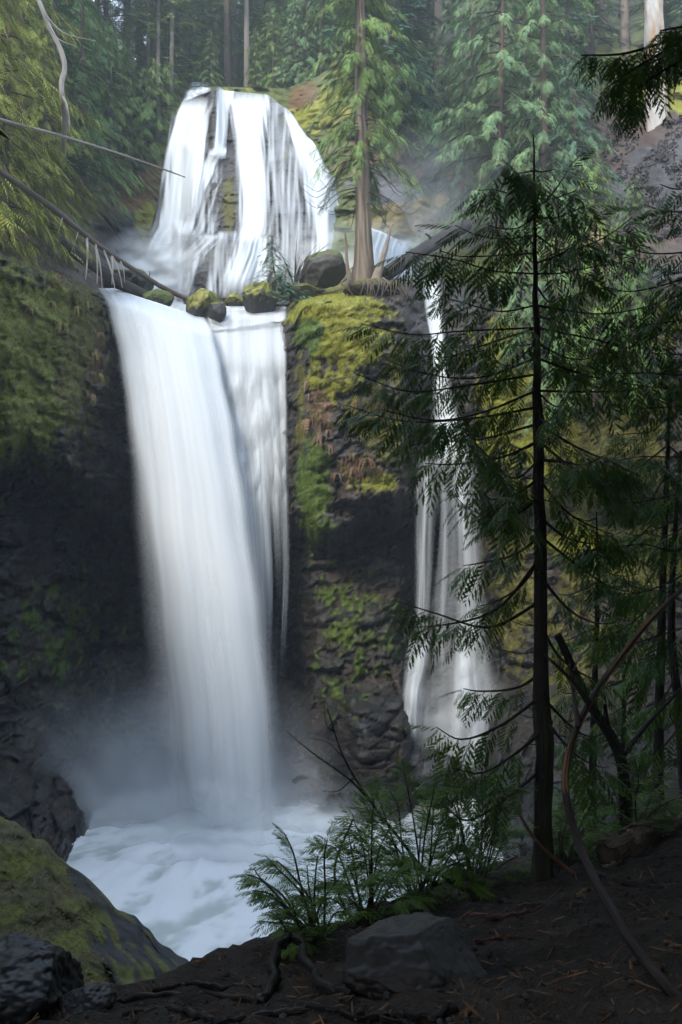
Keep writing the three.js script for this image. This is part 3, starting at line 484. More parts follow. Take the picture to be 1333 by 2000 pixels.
[[985, 455, 'cedarC', 1.15, 'sage', 1.1, 'broad pale-green cedar directly behind the top of the dark young cedar'], [905, 440, 'cedarB', 0.62, 'sage', 1, 'small drooping cedar just above the fallen wet log'], [1060, 440, 'cedarA', 1.0, 'sage', 1, 'tall drooping cedar right of the broad one behind the young cedar'], [930, 330, 'cedarA', 1.1, 'sage', 1.1, 'tall cedar reaching the top edge right of the hazy gap'], [1020, 300, 'cedarC', 1.2, 'mid', 1.1, 'wide cedar high on the right slope behind the others'], [1120, 440, 'cedarC', 0.6, 'blue', 1, 'small blue-green cedar next to the grey scree'], [1110, 330, 'firC', 0.8, 'blue', 1, 'blue-green fir at the upper left of the scree']].forEach(([px, py, k, s, t, w, label]) =>
  plant(k, 'cedar_tree', hillAt(px, py), s, t, label, 'tree', 'drooping cedars on the right slope', undefined, w));
[[1085, 800, 0.62, 'sage', 'pale-green cedar on the gorge wall right behind the young cedar trunk'], [1160, 780, 0.6, 'lime', 'brightest green cedar on the right gorge wall'], [1020, 700, 0.4, 'sage', 'smallest cedar on the right wall, left of the young cedar trunk'], [1240, 760, 0.5, 'mid', 'rightmost cedar rooted on the right gorge wall']].forEach(([px, py, s, t, label]) => { const p = at(px, py, cliffD(px, py) - 0.3); plant('cedarC', 'cedar_tree', p, s, t, label, 'tree', 'cedars rooted on the right wall'); });
// mostly unseen forest shading the viewpoint; far-left trees added to shade the lower gorge
[[6.4, -5], [-6, 3], [-3.5, 6], [-15, 2], [-19, -2], [-23, -7], [-17, -0.5], [-20, 5], [1.2, 4], [4.6, 3.2], [6.2, -2.2], [9.5, -5.5], [-10.5, -1.5], [-9, 5], [9, 4], [0, 8], [13, -11], [-13, -7], [3.2, 0.8]].forEach(([x, z], i) =>
  plant('shadeFir', 'forest_tree', V(x, bankY(x, z) - 0.4, z), 1.0, 'dark', 'tall dark conifer of the forest around the viewpoint', 'tree', 'forest around the viewpoint', undefined, 1.7));
for (const k of Object.keys(PROTO)) delete PROTO[k];
console.log('forest ready');


// ---------------------------------------------------------------- growth on the gorge walls
{
  const R = rng(61), soup = new Soup(), brown = new Soup();
  for (let k = 0, made = 0; k < 120000 && made < 16000; k++) {
    const px = lerp(-40, 1340, R()), top = cliffTop(px), py = lerp(top - 8, 1340, Math.pow(R(), 1.4)), d = cliffD(px, py), p0 = at(px, py, d), m = mossAt(px, py, p0);
    if (m[0] < 0.55 || (px > 200 && px < 566)) continue;
    made++;
    const lump = 0.13 * m[0] * (0.6 + n3(p0.x * 1.6, p0.y * 1.3, p0.z * 1.6)), p = at(px, py, d - rocky(p0) * 0.65 - lump - 0.02), dead = m[1] === C.dead, n = 4, v = 0.7 + 0.6 * R(), col = dead && R() < 0.5 ? C.olive : m[1];
    for (let b = 0; b < n; b++) {
      const L = (dead ? 0.2 : 0.09) * (0.6 + 0.8 * R()), a = (R() - 0.5) * 2.2, w = 0.007 + 0.011 * R(), o = p.clone().add(V((R() - 0.5) * 0.2, (R() - 0.5) * 0.2, 0)), mid = o.clone().add(V(Math.sin(a) * L * 0.4, L * 0.05, Math.cos(a) * L * 0.45)), tip = o.clone().add(V(Math.sin(a) * L * 0.6, -L * 0.7, Math.cos(a) * L * 0.55)), sx = V(Math.cos(a) * w, 0, -Math.sin(a) * w), c = col.map((x) => x * v * (0.8 + 0.4 * R()));
      soup.tri(o.clone().sub(sx), mid.clone().sub(sx), o.clone().add(sx), c); soup.tri(mid.clone().sub(sx), tip, mid.clone().add(sx), c); soup.tri(o.clone().add(sx), mid.clone().sub(sx), mid.clone().add(sx), c);
    }
  }
  const m = new THREE.Mesh(soup.geo(), M.leafSolid); m.userData.kind = 'stuff';
  single(m, 'hanging_moss', 'ragged green moss and grass hanging on the gorge walls', 'moss');
}
{
  const R = rng(62), soup = new Soup();
  for (const [p, c] of shoulderMoss) for (let b = 0; b < 5; b++) { const o = p.clone().add(V((R() - 0.5) * 0.16, (R() - 0.5) * 0.12, (R() - 0.5) * 0.1)), a = R() * 6.28, L = 0.03 + 0.05 * R(), w = 0.004 + 0.005 * R(), t = o.clone().add(V(Math.cos(a) * L * 0.8, L * (R() - 0.3), Math.abs(Math.sin(a)) * L)), v = 0.7 + 0.7 * R(); soup.tri(o.clone().add(V(w, 0, 0)), t, o.clone().add(V(-w, 0, w)), c.map((x) => x * v)); }
  const m = new THREE.Mesh(soup.geo(), M.leafSolid); m.userData.kind = 'stuff'; single(m, 'shoulder_moss', 'short fuzzy moss covering the rock shoulder by the pool', 'moss');
}
function fernClump(pos, size, facing, n, cols, seed, name, label, category, group) {
  const R = rng(seed), t = thing(name, label, category, pos, group);
  for (let k = 0; k < n; k++) {
    const soup = new Soup(), a = facing + (R() - 0.5) * 2.6, L = size * (0.6 + 0.5 * R()), dir = V(Math.sin(a), 0, Math.cos(a)), side = V(Math.cos(a), 0, -Math.sin(a)), c = cols[Math.floor(R() * cols.length)], pt = (s) => dir.clone().multiplyScalar(L * (0.75 * s - 0.15 * s * s)).add(V(0, L * (0.35 * s - 1.0 * s * s), 0));
    for (let q = 0; q < 9; q++) for (const sd of [-1, 1]) { const s = (q + 0.5) / 9, p = pt(s), e = pt(s + 0.1), w = L * 0.16 * (1 - s) + 0.015; soup.tri(p, e, p.clone().addScaledVector(side, sd * w).add(V(0, -w * 0.4, 0)).addScaledVector(dir, w * 0.3), c.map((x) => x * (0.8 + 0.4 * R()))); }
    part(t, 'frond', soup.geo(), M.leafSolid);
  }
  return t;
}
const wallAt = (px, py) => { const d = cliffD(px, py), p0 = at(px, py, d); return at(px, py, d - rocky(p0) * 0.7 - 0.1); };
[[612, 770], [630, 800], [606, 820], [640, 840], [622, 850], [680, 900], [700, 912], [720, 895], [660, 925], [600, 745], [690, 785], [636, 870]].forEach(([px, py], i) => fernClump(wallAt(px + ((i * 37) % 17) - 8, py), 0.45 + 0.1 * ((i * 7) % 5), 0.2 + 0.4 * Math.sin(i * 2.3), 6 + (i * 5) % 6, [C.dead, [0.19, 0.12, 0.08], [0.13, 0.08, 0.045]], 700 + i, 'dead_fern', 'pinkish brown dead fern hanging on the mossy buttress', 'fern', 'dead ferns on the buttress'));
[[150, 600], [176, 640], [186, 690], [192, 730], [180, 770], [160, 760], [120, 630], [62, 600], [100, 590], [170, 590], [196, 650]].forEach(([px, py], i) => fernClump(wallAt(px, py), 0.7, 0.9, 8, i % 3 ? [[0.2, 0.15, 0.06], C.dead] : [[0.2, 0.17, 0.06], C.olive], 740 + i, 'grass_tuft', 'straw coloured grass tuft drooping from the left gorge wall', 'grass tuft', 'grass tufts on the left wall'));
[[130, 500], [60, 488], [30, 480], [170, 530], [100, 505]].forEach(([px, py], i) => fernClump(at(px, py, hillD(px, py) - 0.6), 0.8, 0.6, 10, [[0.13, 0.11, 0.05], C.olive], 780 + i, 'rim_grass', 'dry grass clump on the brown rim of the left wall', 'grass', 'dry grass on the left rim'));

// ---------------------------------------------------------------- boulders
function stone(w, h, dp, seed, paint, mat0, detail = 15, cut = 0.75) {
  let g = new THREE.IcosahedronGeometry(1, detail); g.deleteAttribute('normal'); g.deleteAttribute('uv'); g = mergeVertices(g, 1e-4);
  const R = rng(seed), planes = Array.from({ length: 13 }, () => [V(R() - 0.5, R() - 0.4, R() - 0.5).normalize(), cut * (0.75 + 0.4 * R())]), P = g.attributes.position, col = [], uv = [], v = V();
  for (let i = 0; i < P.count; i++) {
    v.fromBufferAttribute(P, i);
    for (const [n, c] of planes) { const q = v.dot(n) - c; if (q > 0) v.addScaledVector(n, -q * 0.92); }
    v.multiplyScalar(1 + 0.1 * fbm(v.x * 1.3 + seed, v.y * 1.3, v.z * 1.3, 3) + 0.05 * fbm(v.x * 5 + seed, v.y * 5, v.z * 5, 4) + 0.006 * n3b(v.x * 15 + seed, v.y * 15, v.z * 15));
    const c = paint(v, seed); col.push(...c); uv.push(v.x * w + v.z * dp, v.y * h + v.z * 0.3); v.set(v.x * w, (v.y + 0.55) * h, v.z * dp); P.setXYZ(i, v.x, v.y, v.z);
  }
  g.setAttribute('color', new THREE.Float32BufferAttribute(col, 3)); g.setAttribute('uv', new THREE.Float32BufferAttribute(uv, 2)); g.computeVertexNormals();
  return new THREE.Mesh(g, mat0);
}
const mossy = (line, moss = C.moss, base = [0.026, 0.025, 0.024]) => (v, s) => { const q = sstep(0, 0.25, v.y - line + 0.25 + 0.7 * fbm(v.x * 2 + s, v.y * 2, v.z * 2, 3) + 0.2 * n3(v.x * 7, v.y * 7, v.z * 7 + s)), k = 1 + 0.4 * n3(v.x * 4 + s, v.y * 4, v.z * 4); return mixc(base.map((x) => x * k), mixc(moss, C.olive, sstep(-0.3, 0.5, n3(v.x * 3, v.y * 3 + s, v.z * 3))).map((x) => x * k), q); };
const lipY = (px, py, d) => at(px, py, d);
[[628, 552, 42.5, 50, 68, 1.2, mossy(0.5, C.dim, [0.045, 0.04, 0.034]), 'big dark pyramid boulder at the foot of the big cedar'],
 [508, 606, 41.2, 34, 64, 0.8, mossy(0.25), 'tall boulder with mossy cap at the brink beside the fir sapling'],
 [402, 624, 41.0, 38, 62, 0.9, mossy(0.1), 'round mossy boulder in the middle of the brink'],
 [459, 600, 42.2, 20, 30, 0.6, mossy(0.0), 'small mossy stone between the two larger boulders at the brink'],
 [308, 606, 42.0, 36, 40, 0.9, mossy(0.2, C.green), 'low green boulder under the tip of the fallen log'],
 [268, 572, 44.5, 34, 54, 0.9, mossy(0.4, C.dim), 'grey rock left of the upper fall foot'],
 [590, 580, 42.2, 50, 26, 0.9, mossy(0.1, C.dim), 'flat dark ledge rock below the pyramid boulder'],
 [425, 622, 40.4, 20, 34, 0.5, mossy(0.9), 'bare dark stone splashed by water at the brink'],
 [360, 640, 40.6, 24, 22, 0.5, mossy(0.8), 'wet stone parting the stream at the brink'],
 [232, 560, 43.5, 40, 40, 1.0, mossy(0.5, C.dim), 'dark rock under the thick leaning log']].forEach(([px, py, d, hw, hp, dp, paint, label], i) => { const m = stone(hw / F * d, hp / F * d * 0.66, dp, 300 + i * 7, paint, M.boulder); m.position.copy(at(px, py, d)); m.rotation.y = i; single(m, 'boulder', label, 'boulder'); });
// rocks in the wall and by the pool foot
[[780, 1480, 38, 60, 40], [700, 1500, 37.8, 50, 34], [610, 1510, 38, 50, 40], [850, 1500, 37.2, 60, 50]].forEach(([px, py, d, hw, hp], i) => { const m = stone(hw / F * d, hp / F * d * 0.8, 1.2, 500 + i, (v, s) => { const k = 1 + 0.5 * n3(v.x * 3 + s, v.y * 3, v.z * 3); return [0.045 * k, 0.045 * k, 0.047 * k]; }, M.boulder); m.position.copy(at(px, py + 20, d)); m.rotation.y = i * 1.3; single(m, 'rock', ['wet black rock under the slender right fall', 'wet black rock at the pool edge below the mossy wall', 'dark rock just right of the main plunge', 'dark rock behind the low green shrubs', 'rock stepping the slender right fall near its foot'][i], 'rock'); });

// ---------------------------------------------------------------- logs, snags and the big cedar
function log(name, label, pts, r, color, rough, branches = [], cat = 'log') {
  const P = pts.map((p) => at(...p)), o = P[0].clone(), t = thing(name, label, cat, o), c = curve(localTo(o, P), 26), R = rng(label.length * 31);
  part(t, 'trunk', new Tubes().add(c, radiiOf(c.length, r[0], r[1]), 10, color, rough).geo(), M.bark);
  branches.forEach(([f, dx, dy, dz, br, bc, sag = 0.2]) => { const s = c[Math.round(f * 26)], e = s.clone().add(V(dx, dy, dz)), m = s.clone().lerp(e, 0.5).add(V(sag * 0.4, sag * 0.5, 0.1)); const q = curve([s, m, e], 8); part(t, 'branch', new Tubes().add(q, radiiOf(q.length, br, br * 0.35), 6, bc ?? color, 0.1).geo(), M.bark); });
  return t;
}
const pale = [0.42, 0.38, 0.33], greyWood = [0.24, 0.2, 0.17], barkBrown = [0.085, 0.06, 0.045];
log('leaning_log', 'long thin pale log pointing right across the left trees', [[-60, 212, 34.5], [0, 234, 35.5], [120, 266, 38], [240, 303, 41], [310, 327, 43], [362, 346, 44.5]], [0.1, 0.025], [0.3, 0.26, 0.23], 0.2, [0.3, 0.45, 0.5, 0.55, 0.62, 0.7, 0.75, 0.82, 0.88].map((f, i) => [f, 0.1 * (i % 3 - 1), i % 2 ? 0.22 : -0.2, 0.15, 0.015]));
log('leaning_log', 'brown log with bleached dead branches leaning down to the brink', [[-70, 278, 33.5], [0, 334, 34.6], [100, 404, 36.8], [170, 462, 38.6], [240, 512, 40.6], [320, 562, 42.2], [368, 585, 42.6]], [0.13, 0.11], [0.13, 0.1, 0.08], 0.2,
  [[0.5, 0.1, -2.0, 0.5, 0.065, pale], [0.52, 0.5, -2.4, 0.6, 0.045, pale], [0.55, 0.2, -1.9, 0.4, 0.065, pale], [0.57, 0.7, -2.2, 0.5, 0.045, pale], [0.6, 0.15, -1.5, 0.5, 0.065, pale], [0.62, 0.6, -1.6, 0.4, 0.04, pale], [0.66, 0.3, -1.1, 0.3, 0.04, pale], [0.46, -0.25, -1.1, 0.3, 0.03, pale], [0.38, -0.1, -0.8, 0.3, 0.03, pale], [0.75, 0.1, 0.3, 0.3, 0.03], [0.82, 0.1, -0.3, 0.3, 0.03]]);
log('leaning_log', 'thick dark mossy log lying on the left rim below the thinner log', [[120, 470, 39], [175, 514, 40], [230, 548, 41], [285, 578, 41.8]], [0.28, 0.22], [0.06, 0.052, 0.042], 0.2);
log('fallen_log', 'thick dark wet log lying up the slope right of the big cedar', [[752, 536, 42.2], [800, 506, 43.5], [850, 475, 45], [912, 440, 46.6]], [0.36, 0.34], [0.05, 0.046, 0.042], 0.14, [[0.6, -0.3, 0.55, 0.2, 0.12]]);
log('snag', 'bleached crooked dead trunk among the yellow-green cedars', [[70, -20, 36], [86, 26, 36], [100, 60, 36.2], [118, 95, 36.2], [127, 135, 36.3], [121, 160, 36.3], [122, 190, 36.4], [126, 225, 37.4], [124, 300, 43]], [0.08, 0.13], [0.4, 0.35, 0.31], 0.25, [[0.72, 0.35, -1.25, 0.1, 0.06], [0.9, 0.25, -0.6, 0.1, 0.05], [0.2, 1.3, -1.1, 0.2, 0.04, undefined, -0.4], [0.1, 2.2, -1.3, 0.2, 0.035, undefined, -0.6]], 'snag');
{ const r0 = hillAt(1283, 232); const t = thing('snag', 'huge pale broken trunk standing high on the right slope', 'snag', r0), c = [V(0, -4, 0), V(0, 0.5, 0), V(-0.05, 3, 0), V(-0.15, 6, 0), V(-0.2, 9, 0)];
  part(t, 'trunk', new Tubes().add(curve(c, 24), radiiOf(25, 0.72, 0.5), 18, pale, 0.12, (p, w) => mixc([0.5, 0.47, 0.44], [0.36, 0.22, 0.13], sstep(0.1, 0.6, n3(Math.cos(w) * 2, p.y * 0.25, Math.sin(w) * 2)))).geo(), M.bark); }
{ // big cedar on the buttress
  const base = at(712, 536, 41), tree = conifer({ h: 29, r: 2.7, base: 0.17, n: 200, droop: 0.6, seed: 71, size: 0.55, trunk: 0.001, shape: 0.2, tint: 'lime', gap: 0.15, lean: -0.016 });
  tree.children.filter((c) => c.name === 'trunk').forEach((c) => tree.remove(c));
  const pts = [], rad = []; for (let k = 0; k <= 30; k++) { const t = k / 30; pts.push(V(-0.016 * 29 * t, 29 * t - 0.4, 0)); rad.push(0.36 * Math.pow(1 - t * 0.93, 0.8) + 0.26 * Math.exp(-t * 26)); }
  part(tree, 'trunk', new Tubes().add(pts, rad, 26, [0.2, 0.15, 0.11], 0.2, (p, w) => mixc([0.26, 0.21, 0.16], [0.1, 0.072, 0.05], sstep(-0.2, 0.5, n3(Math.cos(w) * 4.5, p.y * 0.22, Math.sin(w) * 4.5)))).geo(), M.bark);
  const R = rng(404); // bare curved dead twigs
  for (let k = 0; k < 46; k++) { const y = 3.2 + R() * 5, a = R() * 6.28, L = 0.9 + R() * 1.4, d = V(Math.cos(a), 0, Math.sin(a)), s = V(-0.016 * y, y, 0), e = s.clone().addScaledVector(d, L).add(V(0, -L * 0.55, 0)), f = e.clone().addScaledVector(d, L * 0.35).add(V(0, L * 0.22, 0)), q = curve([s, s.clone().addScaledVector(d, L * 0.55).add(V(0, -L * 0.18, 0)), e, f], 9); part(tree, 'dead_branch', new Tubes().add(q, radiiOf(q.length, 0.028, 0.007), 5, [0.09, 0.075, 0.06]).geo(), M.bark); }
  tree.position.copy(base); tree.name = numbered('cedar_tree'); tree.userData = { label: 'big cedar with furrowed bare trunk standing on the buttress edge', category: 'tree' }; scene.add(tree);
  // root mass under it
  const o = at(735, 566, 40.2), t = thing('root_mass', 'tangled dark root mass overhanging the buttress under the big cedar', 'roots', o), q = stone(1.55, 0.42, 0.9, 909, (v, s) => mixc([0.05, 0.04, 0.03], C.olive, sstep(0.1, 0.5, v.y + 0.6 * n3(v.x * 4, v.y * 4, v.z * 4))).map((x) => x * (1 + 0.4 * n3(v.x * 6, v.y * 6, v.z * 6))), M.bark); q.name = 'earth_clump'; q.position.y = -0.2; t.add(shade(q));
  for (let k = 0; k < 26; k++) { const x = (R() - 0.5) * 3.0, s = V(x, 0.1 + 0.3 * R(), 0.5), e = V(x + (R() - 0.5) * 1.0, -0.35 - R() * 0.5, 0.85 + 0.3 * R()), c = curve([s, V(x + (R() - 0.5) * 0.4, 0, 0.9 + 0.2 * R()), e], 8); part(t, 'root', new Tubes().add(c, radiiOf(c.length, 0.04 + 0.03 * R(), 0.012), 6, [0.13, 0.1, 0.075], 0.2).geo(), M.bark); }
}
log('stump', 'pale leaning splintered stub on the root mass right of the big cedar', [[734, 552, 40.4], [742, 520, 40.4], [754, 485, 40.4], [765, 440, 40.4]], [0.24, 0.035], [0.3, 0.25, 0.2], 0.25, [], 'stump');
log('stump', 'thin broken dead stem left of the big cedar trunk', [[683, 580, 40.2], [682, 545, 40.2], [678, 510, 40.2], [675, 456, 40.2]], [0.14, 0.04], [0.22, 0.17, 0.13], 0.25, [], 'stump');
{ // fir sapling and bare shrub on the brink
  const t = conifer({ h: 3.0, r: 1.25, base: 0.06, n: 44, droop: 0.05, kind: 'fir', seed: 83, size: 0.42, trunk: 0.012, shape: 0.9, tint: 'blue', gap: 0.1 }); t.position.copy(at(536, 586, 41.4)); t.name = numbered('fir_sapling'); t.userData = { label: 'small blue-green fir sapling on the brink before the upper falls', category: 'sapling' }; scene.add(t);
  const u = conifer({ h: 1.6, r: 1.1, base: 0.04, n: 26, droop: 0.1, kind: 'fir', seed: 84, size: 0.38, trunk: 0.012, shape: 0.6, tint: 'blue', gap: 0.1 }); u.position.copy(at(562, 590, 41.2)); u.name = numbered('fir_sapling'); u.userData = { label: 'low bushy fir sapling right of the taller one', category: 'sapling' }; scene.add(u);
  const R = rng(85), o = at(575, 560, 42), s = thing('bare_shrub', 'leafless dark shrub beside the pyramid boulder', 'shrub', o);
  for (let k = 0; k < 16; k++) { const a = (R() - 0.35) * 2.2, L = 1.0 + 1.9 * R(), q = curve([V(0, 0, 0), V(Math.sin(a) * L * 0.3, L * 0.5, (R() - 0.5) * 0.4), V(Math.sin(a) * L * 0.75, L * (0.75 + 0.3 * R()), (R() - 0.5))], 8); part(s, 'stem', new Tubes().add(q, radiiOf(q.length, 0.032, 0.007), 5, [0.06, 0.05, 0.045]).geo(), M.bark); }
}
{ // loose scree on the right slope
  const R = rng(91), soup = new Soup(), box = new THREE.BoxGeometry(1, 1, 1).toNonIndexed().attributes.position.array, m = new THREE.Matrix4();
  for (let k = 0; k < 2600; k++) { const px = 1180 + R() * 190, py = 250 + R() * 230 - (px - 1180) * 0.12; if (n3(px * 0.014, py * 0.014, 2) < -0.25) continue; const d = hillD(px, py), p0 = at(px, py, d), p = at(px, py, d - (0.9 * rocky(p0, 1) + 0.4 * fbm(p0.x * 0.3, p0.y * 0.3, p0.z * 0.3, 2)) - 0.03), s = 0.06 + 0.16 * R() * R(), v = 0.6 + 0.8 * R(); soup.add(box, m.compose(p, new THREE.Quaternion().setFromEuler(new THREE.Euler(R() * 6, R() * 6, R() * 6)), V(s * 1.6, s * 0.6, s)), C.scree.map((x) => x * v)); }
  const g = new THREE.Mesh(soup.geo(), M.leafSolid); g.userData.kind = 'stuff'; single(g, 'scree', 'loose grey scree on the bare right slope', 'scree');
}
console.log('middle distance ready');

// ---------------------------------------------------------------- foreground
function groundAt(px, py) { let d = 1; for (; d < 14; d += 0.02) { const p = at(px, py, d); if (p.y < bankY(p.x, p.z)) return p; } return at(px, py, d); }
const GREENS = [[0.09, 0.18, 0.03], [0.075, 0.155, 0.03], [0.13, 0.21, 0.034], [0.08, 0.18, 0.05]];
function leafyBranch(tree, o, p0, p1, { sag = 0.12, r = 0.012, len = 0.3, step = 0.05, bare = 0.22, seed = 1, hang = 0.5, greens = GREENS, wood = [0.06, 0.045, 0.038] }) {
  const R = rng(seed), a = p0.clone().sub(o), b = p1.clone().sub(o), L = a.distanceTo(b), wob = () => (R() - 0.5) * 0.1 * L, m1 = a.clone().lerp(b, 0.3 + 0.15 * R()).add(V(wob() * 0.5, -sag * L * (0.6 + 0.6 * R()) + wob() * 0.5, wob() * 1.5)), m2 = a.clone().lerp(b, 0.68 + 0.14 * R()).add(V(wob() * 0.5, -sag * L * 0.7 + wob() * 0.7, wob() * 1.5)), q = new THREE.CatmullRomCurve3([a, m1, m2, b]), pts = q.getPoints(14);
  const br = part(tree, 'branch', new Tubes().add(pts, radiiOf(pts.length, r, 0.003, 0.8), 6, wood, 0.12).geo(), M.bark);
  const soup = new Soup(), n = Math.max(3, Math.round(L * (1 - bare) / step)), up = V(0, 1, 0);
  for (let k = 0; k < n; k++) {
    const t = bare + (1 - bare) * (k + 0.5 * R()) / n, p = q.getPoint(t), tg = q.getTangent(t), side = V().crossVectors(tg, up).normalize().multiplyScalar(k % 2 ? 1 : -1), l = len * (0.55 + 0.45 * Math.sin(Math.PI * clamp((t - bare) / (1 - bare) * 0.8 + 0.15, 0, 1))) * (0.7 + 0.5 * R());
    const dir = tg.clone().multiplyScalar(0.75).addScaledVector(side, 0.35 + 0.5 * R()).add(V(0, -hang * (0.5 + R()), 0)), g = greens[Math.floor(R() * greens.length)], v = 0.75 + 0.5 * R();
    soup.add(SPRAY[Math.floor(R() * 5)], frame(p, dir, V(0, 1, 0).addScaledVector(side, 0.4 * R()), l, (R() - 0.5) * 0.8), g.map((x) => x * v));
  }
  soup.add(SPRAY[0], frame(q.getPoint(0.96), q.getTangent(1).add(V(0, -0.2, 0)), up, len * 0.8), greens[0]);
  if (n > 0) part(br, 'foliage', soup.geo(), M.leaf);
  return br;
}
{ // the young cedar in front
  const base = groundAt(1062, 1716), D = -base.z, t = thing('young_cedar', 'dark young cedar standing in front of the falls at right', 'tree', base), R = rng(7);
  const P = [[1063, 1740], [1062, 1700], [1062, 1560], [1060, 1400], [1057, 1100], [1053, 850], [1048, 640], [1046, 500], [1044, 380], [1043, 262]].map(([x, y]) => at(x, y, D)), rad = [0.085, 0.07, 0.06, 0.053, 0.04, 0.031, 0.022, 0.015, 0.009, 0.004], c = curve(localTo(base, P), 60).map((p) => p.add(V(0.011 * n3(p.y * 1.1, 2, 5) + 0.006 * n3b(p.y * 4, 1, 1), 0, 0.02 * n3(p.y, 9, 3)))), rr = c.map((p) => ramp(P.map((q, i) => [q.y - base.y, rad[i]]), p.y));
  part(t, 'trunk', new Tubes().add(c, rr, 18, barkBrown, 0.3, (p, w) => mixc([0.05, 0.037, 0.03], [0.06, 0.07, 0.015], sstep(0.25, 0.6, n3(Math.cos(w) * 2 + 3, p.y * 1.1, Math.sin(w) * 2)) * (p.y < 1.2 ? 1 : 0))).geo(), M.bark);
  const B = [
    [345, 990, 318], [345, 1085, 330], [385, 935, 372], [392, 1125, 372], [430, 955, 440], [425, 1150, 400], [470, 890, 440], [470, 1140, 458], [510, 860, 490], [520, 1235, 425], [545, 792, 492], [548, 1200, 515], [600, 850, 575], [610, 1345, 560], [640, 705, 632], [645, 1310, 640], [668, 800, 690], [690, 1190, 668], [700, 760, 705], [725, 1350, 748], [755, 690, 728], [765, 1320, 705], [780, 745, 800], [820, 678, 792], [830, 1250, 930], [850, 780, 875], [870, 830, 905], [880, 1250, 965], [905, 1180, 890], [940, 945, 965], [960, 1200, 1045], [1000, 955, 1010], [1040, 1180, 1060], [1055, 905, 1105], [1080, 1250, 1160], [1100, 930, 1185], [1125, 800, 1225], [1160, 1210, 1215], [1190, 768, 1172], [1240, 1180, 1330], [1330, 905, 1345], [1380, 1190, 1430], [1390, 852, 1420], [1420, 1180, 1500], [1440, 885, 1500], [1500, 870, 1575],
  ];
  const trunkAt = (py) => { const y = at(0, py, D).y - base.y; let k = 0; while (k < c.length - 1 && c[k].y < y) k++; return c[k].clone().add(base); };
  B.forEach(([y0, x1, y1], i) => { const lo = y0 > 980, p0 = trunkAt(y0), dz = (R() - 0.5) * 1.7; leafyBranch(t, base, p0, at(x1, y1, D + dz), { sag: (lo ? 0.12 : 0.07) + 0.1 * (R() - 0.4), r: 0.006 + 0.007 * sstep(300, 1200, y0), len: (lo ? 0.28 : 0.32) * (0.75 + 0.5 * R()), step: 0.034 + 0.018 * R(), bare: lo ? 0.22 : y0 < 480 ? 0.03 : 0.05 + 0.1 * R(), seed: 900 + i, hang: 0.35 + 0.5 * R() }); });
  for (let i = 0; i < 30; i++) { const p0 = trunkAt(560 + i * 36 + 20 * R()).sub(base), a = R() * 6.28, L = 0.1 + 0.35 * R() * R(), e = p0.clone().add(V(Math.cos(a) * L, (R() - 0.35) * 0.5 * L, Math.sin(a) * L)), q = curve([p0, p0.clone().lerp(e, 0.5).add(V(0, -0.08 * L, 0)), e], 6); part(t, 'dead_twig', new Tubes().add(q, radiiOf(q.length, 0.005, 0.002), 5, [0.07, 0.055, 0.045], 0.2).geo(), M.bark); }
  for (let i = 0; i < 14; i++) { const y0 = 360 + i * 52, p0 = trunkAt(y0), a = R() * 6.28, L = 0.25 + 0.9 * sstep(320, 800, y0) * (0.5 + R() * 0.5), sgn = i % 2 ? 1 : -1; leafyBranch(t, base, p0, p0.clone().add(V(Math.cos(a) * L * 0.6, 0.05 + 0.1 * R(), sgn * L)), { r: 0.008, len: 0.28, step: 0.05, seed: 970 + i, bare: 0.2, hang: 0.7 }); }
}
function youngTree(label, pts, D, rad, spec, seed, opt = {}) {
  const P = pts.map(([x, y, d]) => at(x, y, d ?? D)), base = P[0].clone(); base.y = Math.min(base.y, bankY(base.x, base.z)) - 0.05; P[0].copy(base);
  const t = thing('young_cedar', label, 'tree', base), c = curve(localTo(base, P), 40), R = rng(seed);
  part(t, 'trunk', new Tubes().add(c, radiiOf(c.length, rad[0], rad[1]), 10, [0.045, 0.034, 0.028], 0.15).geo(), M.bark);
  spec.forEach(([f, x1, y1, d1], i) => leafyBranch(t, base, c[Math.round(f * 40)].clone().add(base), at(x1, y1, d1 ?? D), { seed: seed * 50 + i, r: 0.01, len: 0.29, step: 0.052, bare: 0.2, hang: 0.55, ...opt }));
  return t;
}
youngTree('young cedar mostly outside the right edge reaching branches into view', [[1440, 1700], [1430, 1300], [1425, 900], [1420, 500], [1415, 250]], 6.2, [0.08, 0.008], [[0.78, 1195, 470], [0.74, 1180, 560, 6.6], [0.7, 1230, 640], [0.66, 1190, 730, 5.6], [0.6, 1215, 800], [0.56, 1170, 905, 6.6], [0.5, 1210, 980], [0.46, 1160, 1075, 5.8], [0.4, 1190, 1160], [0.84, 1260, 400, 6.6], [0.9, 1290, 360], [0.72, 1290, 520, 5.4], [0.64, 1270, 690, 6.8], [0.52, 1280, 900, 5.4], [0.44, 1250, 1040, 6.8], [0.36, 1230, 1260], [0.3, 1260, 1380, 6.6], [0.24, 1240, 1480]], 31, { greens: GREENS });
youngTree('thin dark stem with sparse foliage near the right edge', [[1285, 1650], [1288, 1400], [1294, 1150], [1304, 900], [1308, 760]], 8, [0.055, 0.01], [[0.9, 1200, 850], [0.8, 1180, 930, 8.4], [0.72, 1230, 1000, 7.4], [0.66, 1180, 1080], [0.58, 1210, 1180, 8.5], [0.5, 1170, 1250], [0.42, 1220, 1330, 7.5], [0.35, 1180, 1400], [0.26, 1230, 1480, 8.4], [0.8, 1380, 900], [0.6, 1390, 1100], [0.4, 1380, 1320], [0.2, 1350, 1480]], 32, { step: 0.045, len: 0.3 });
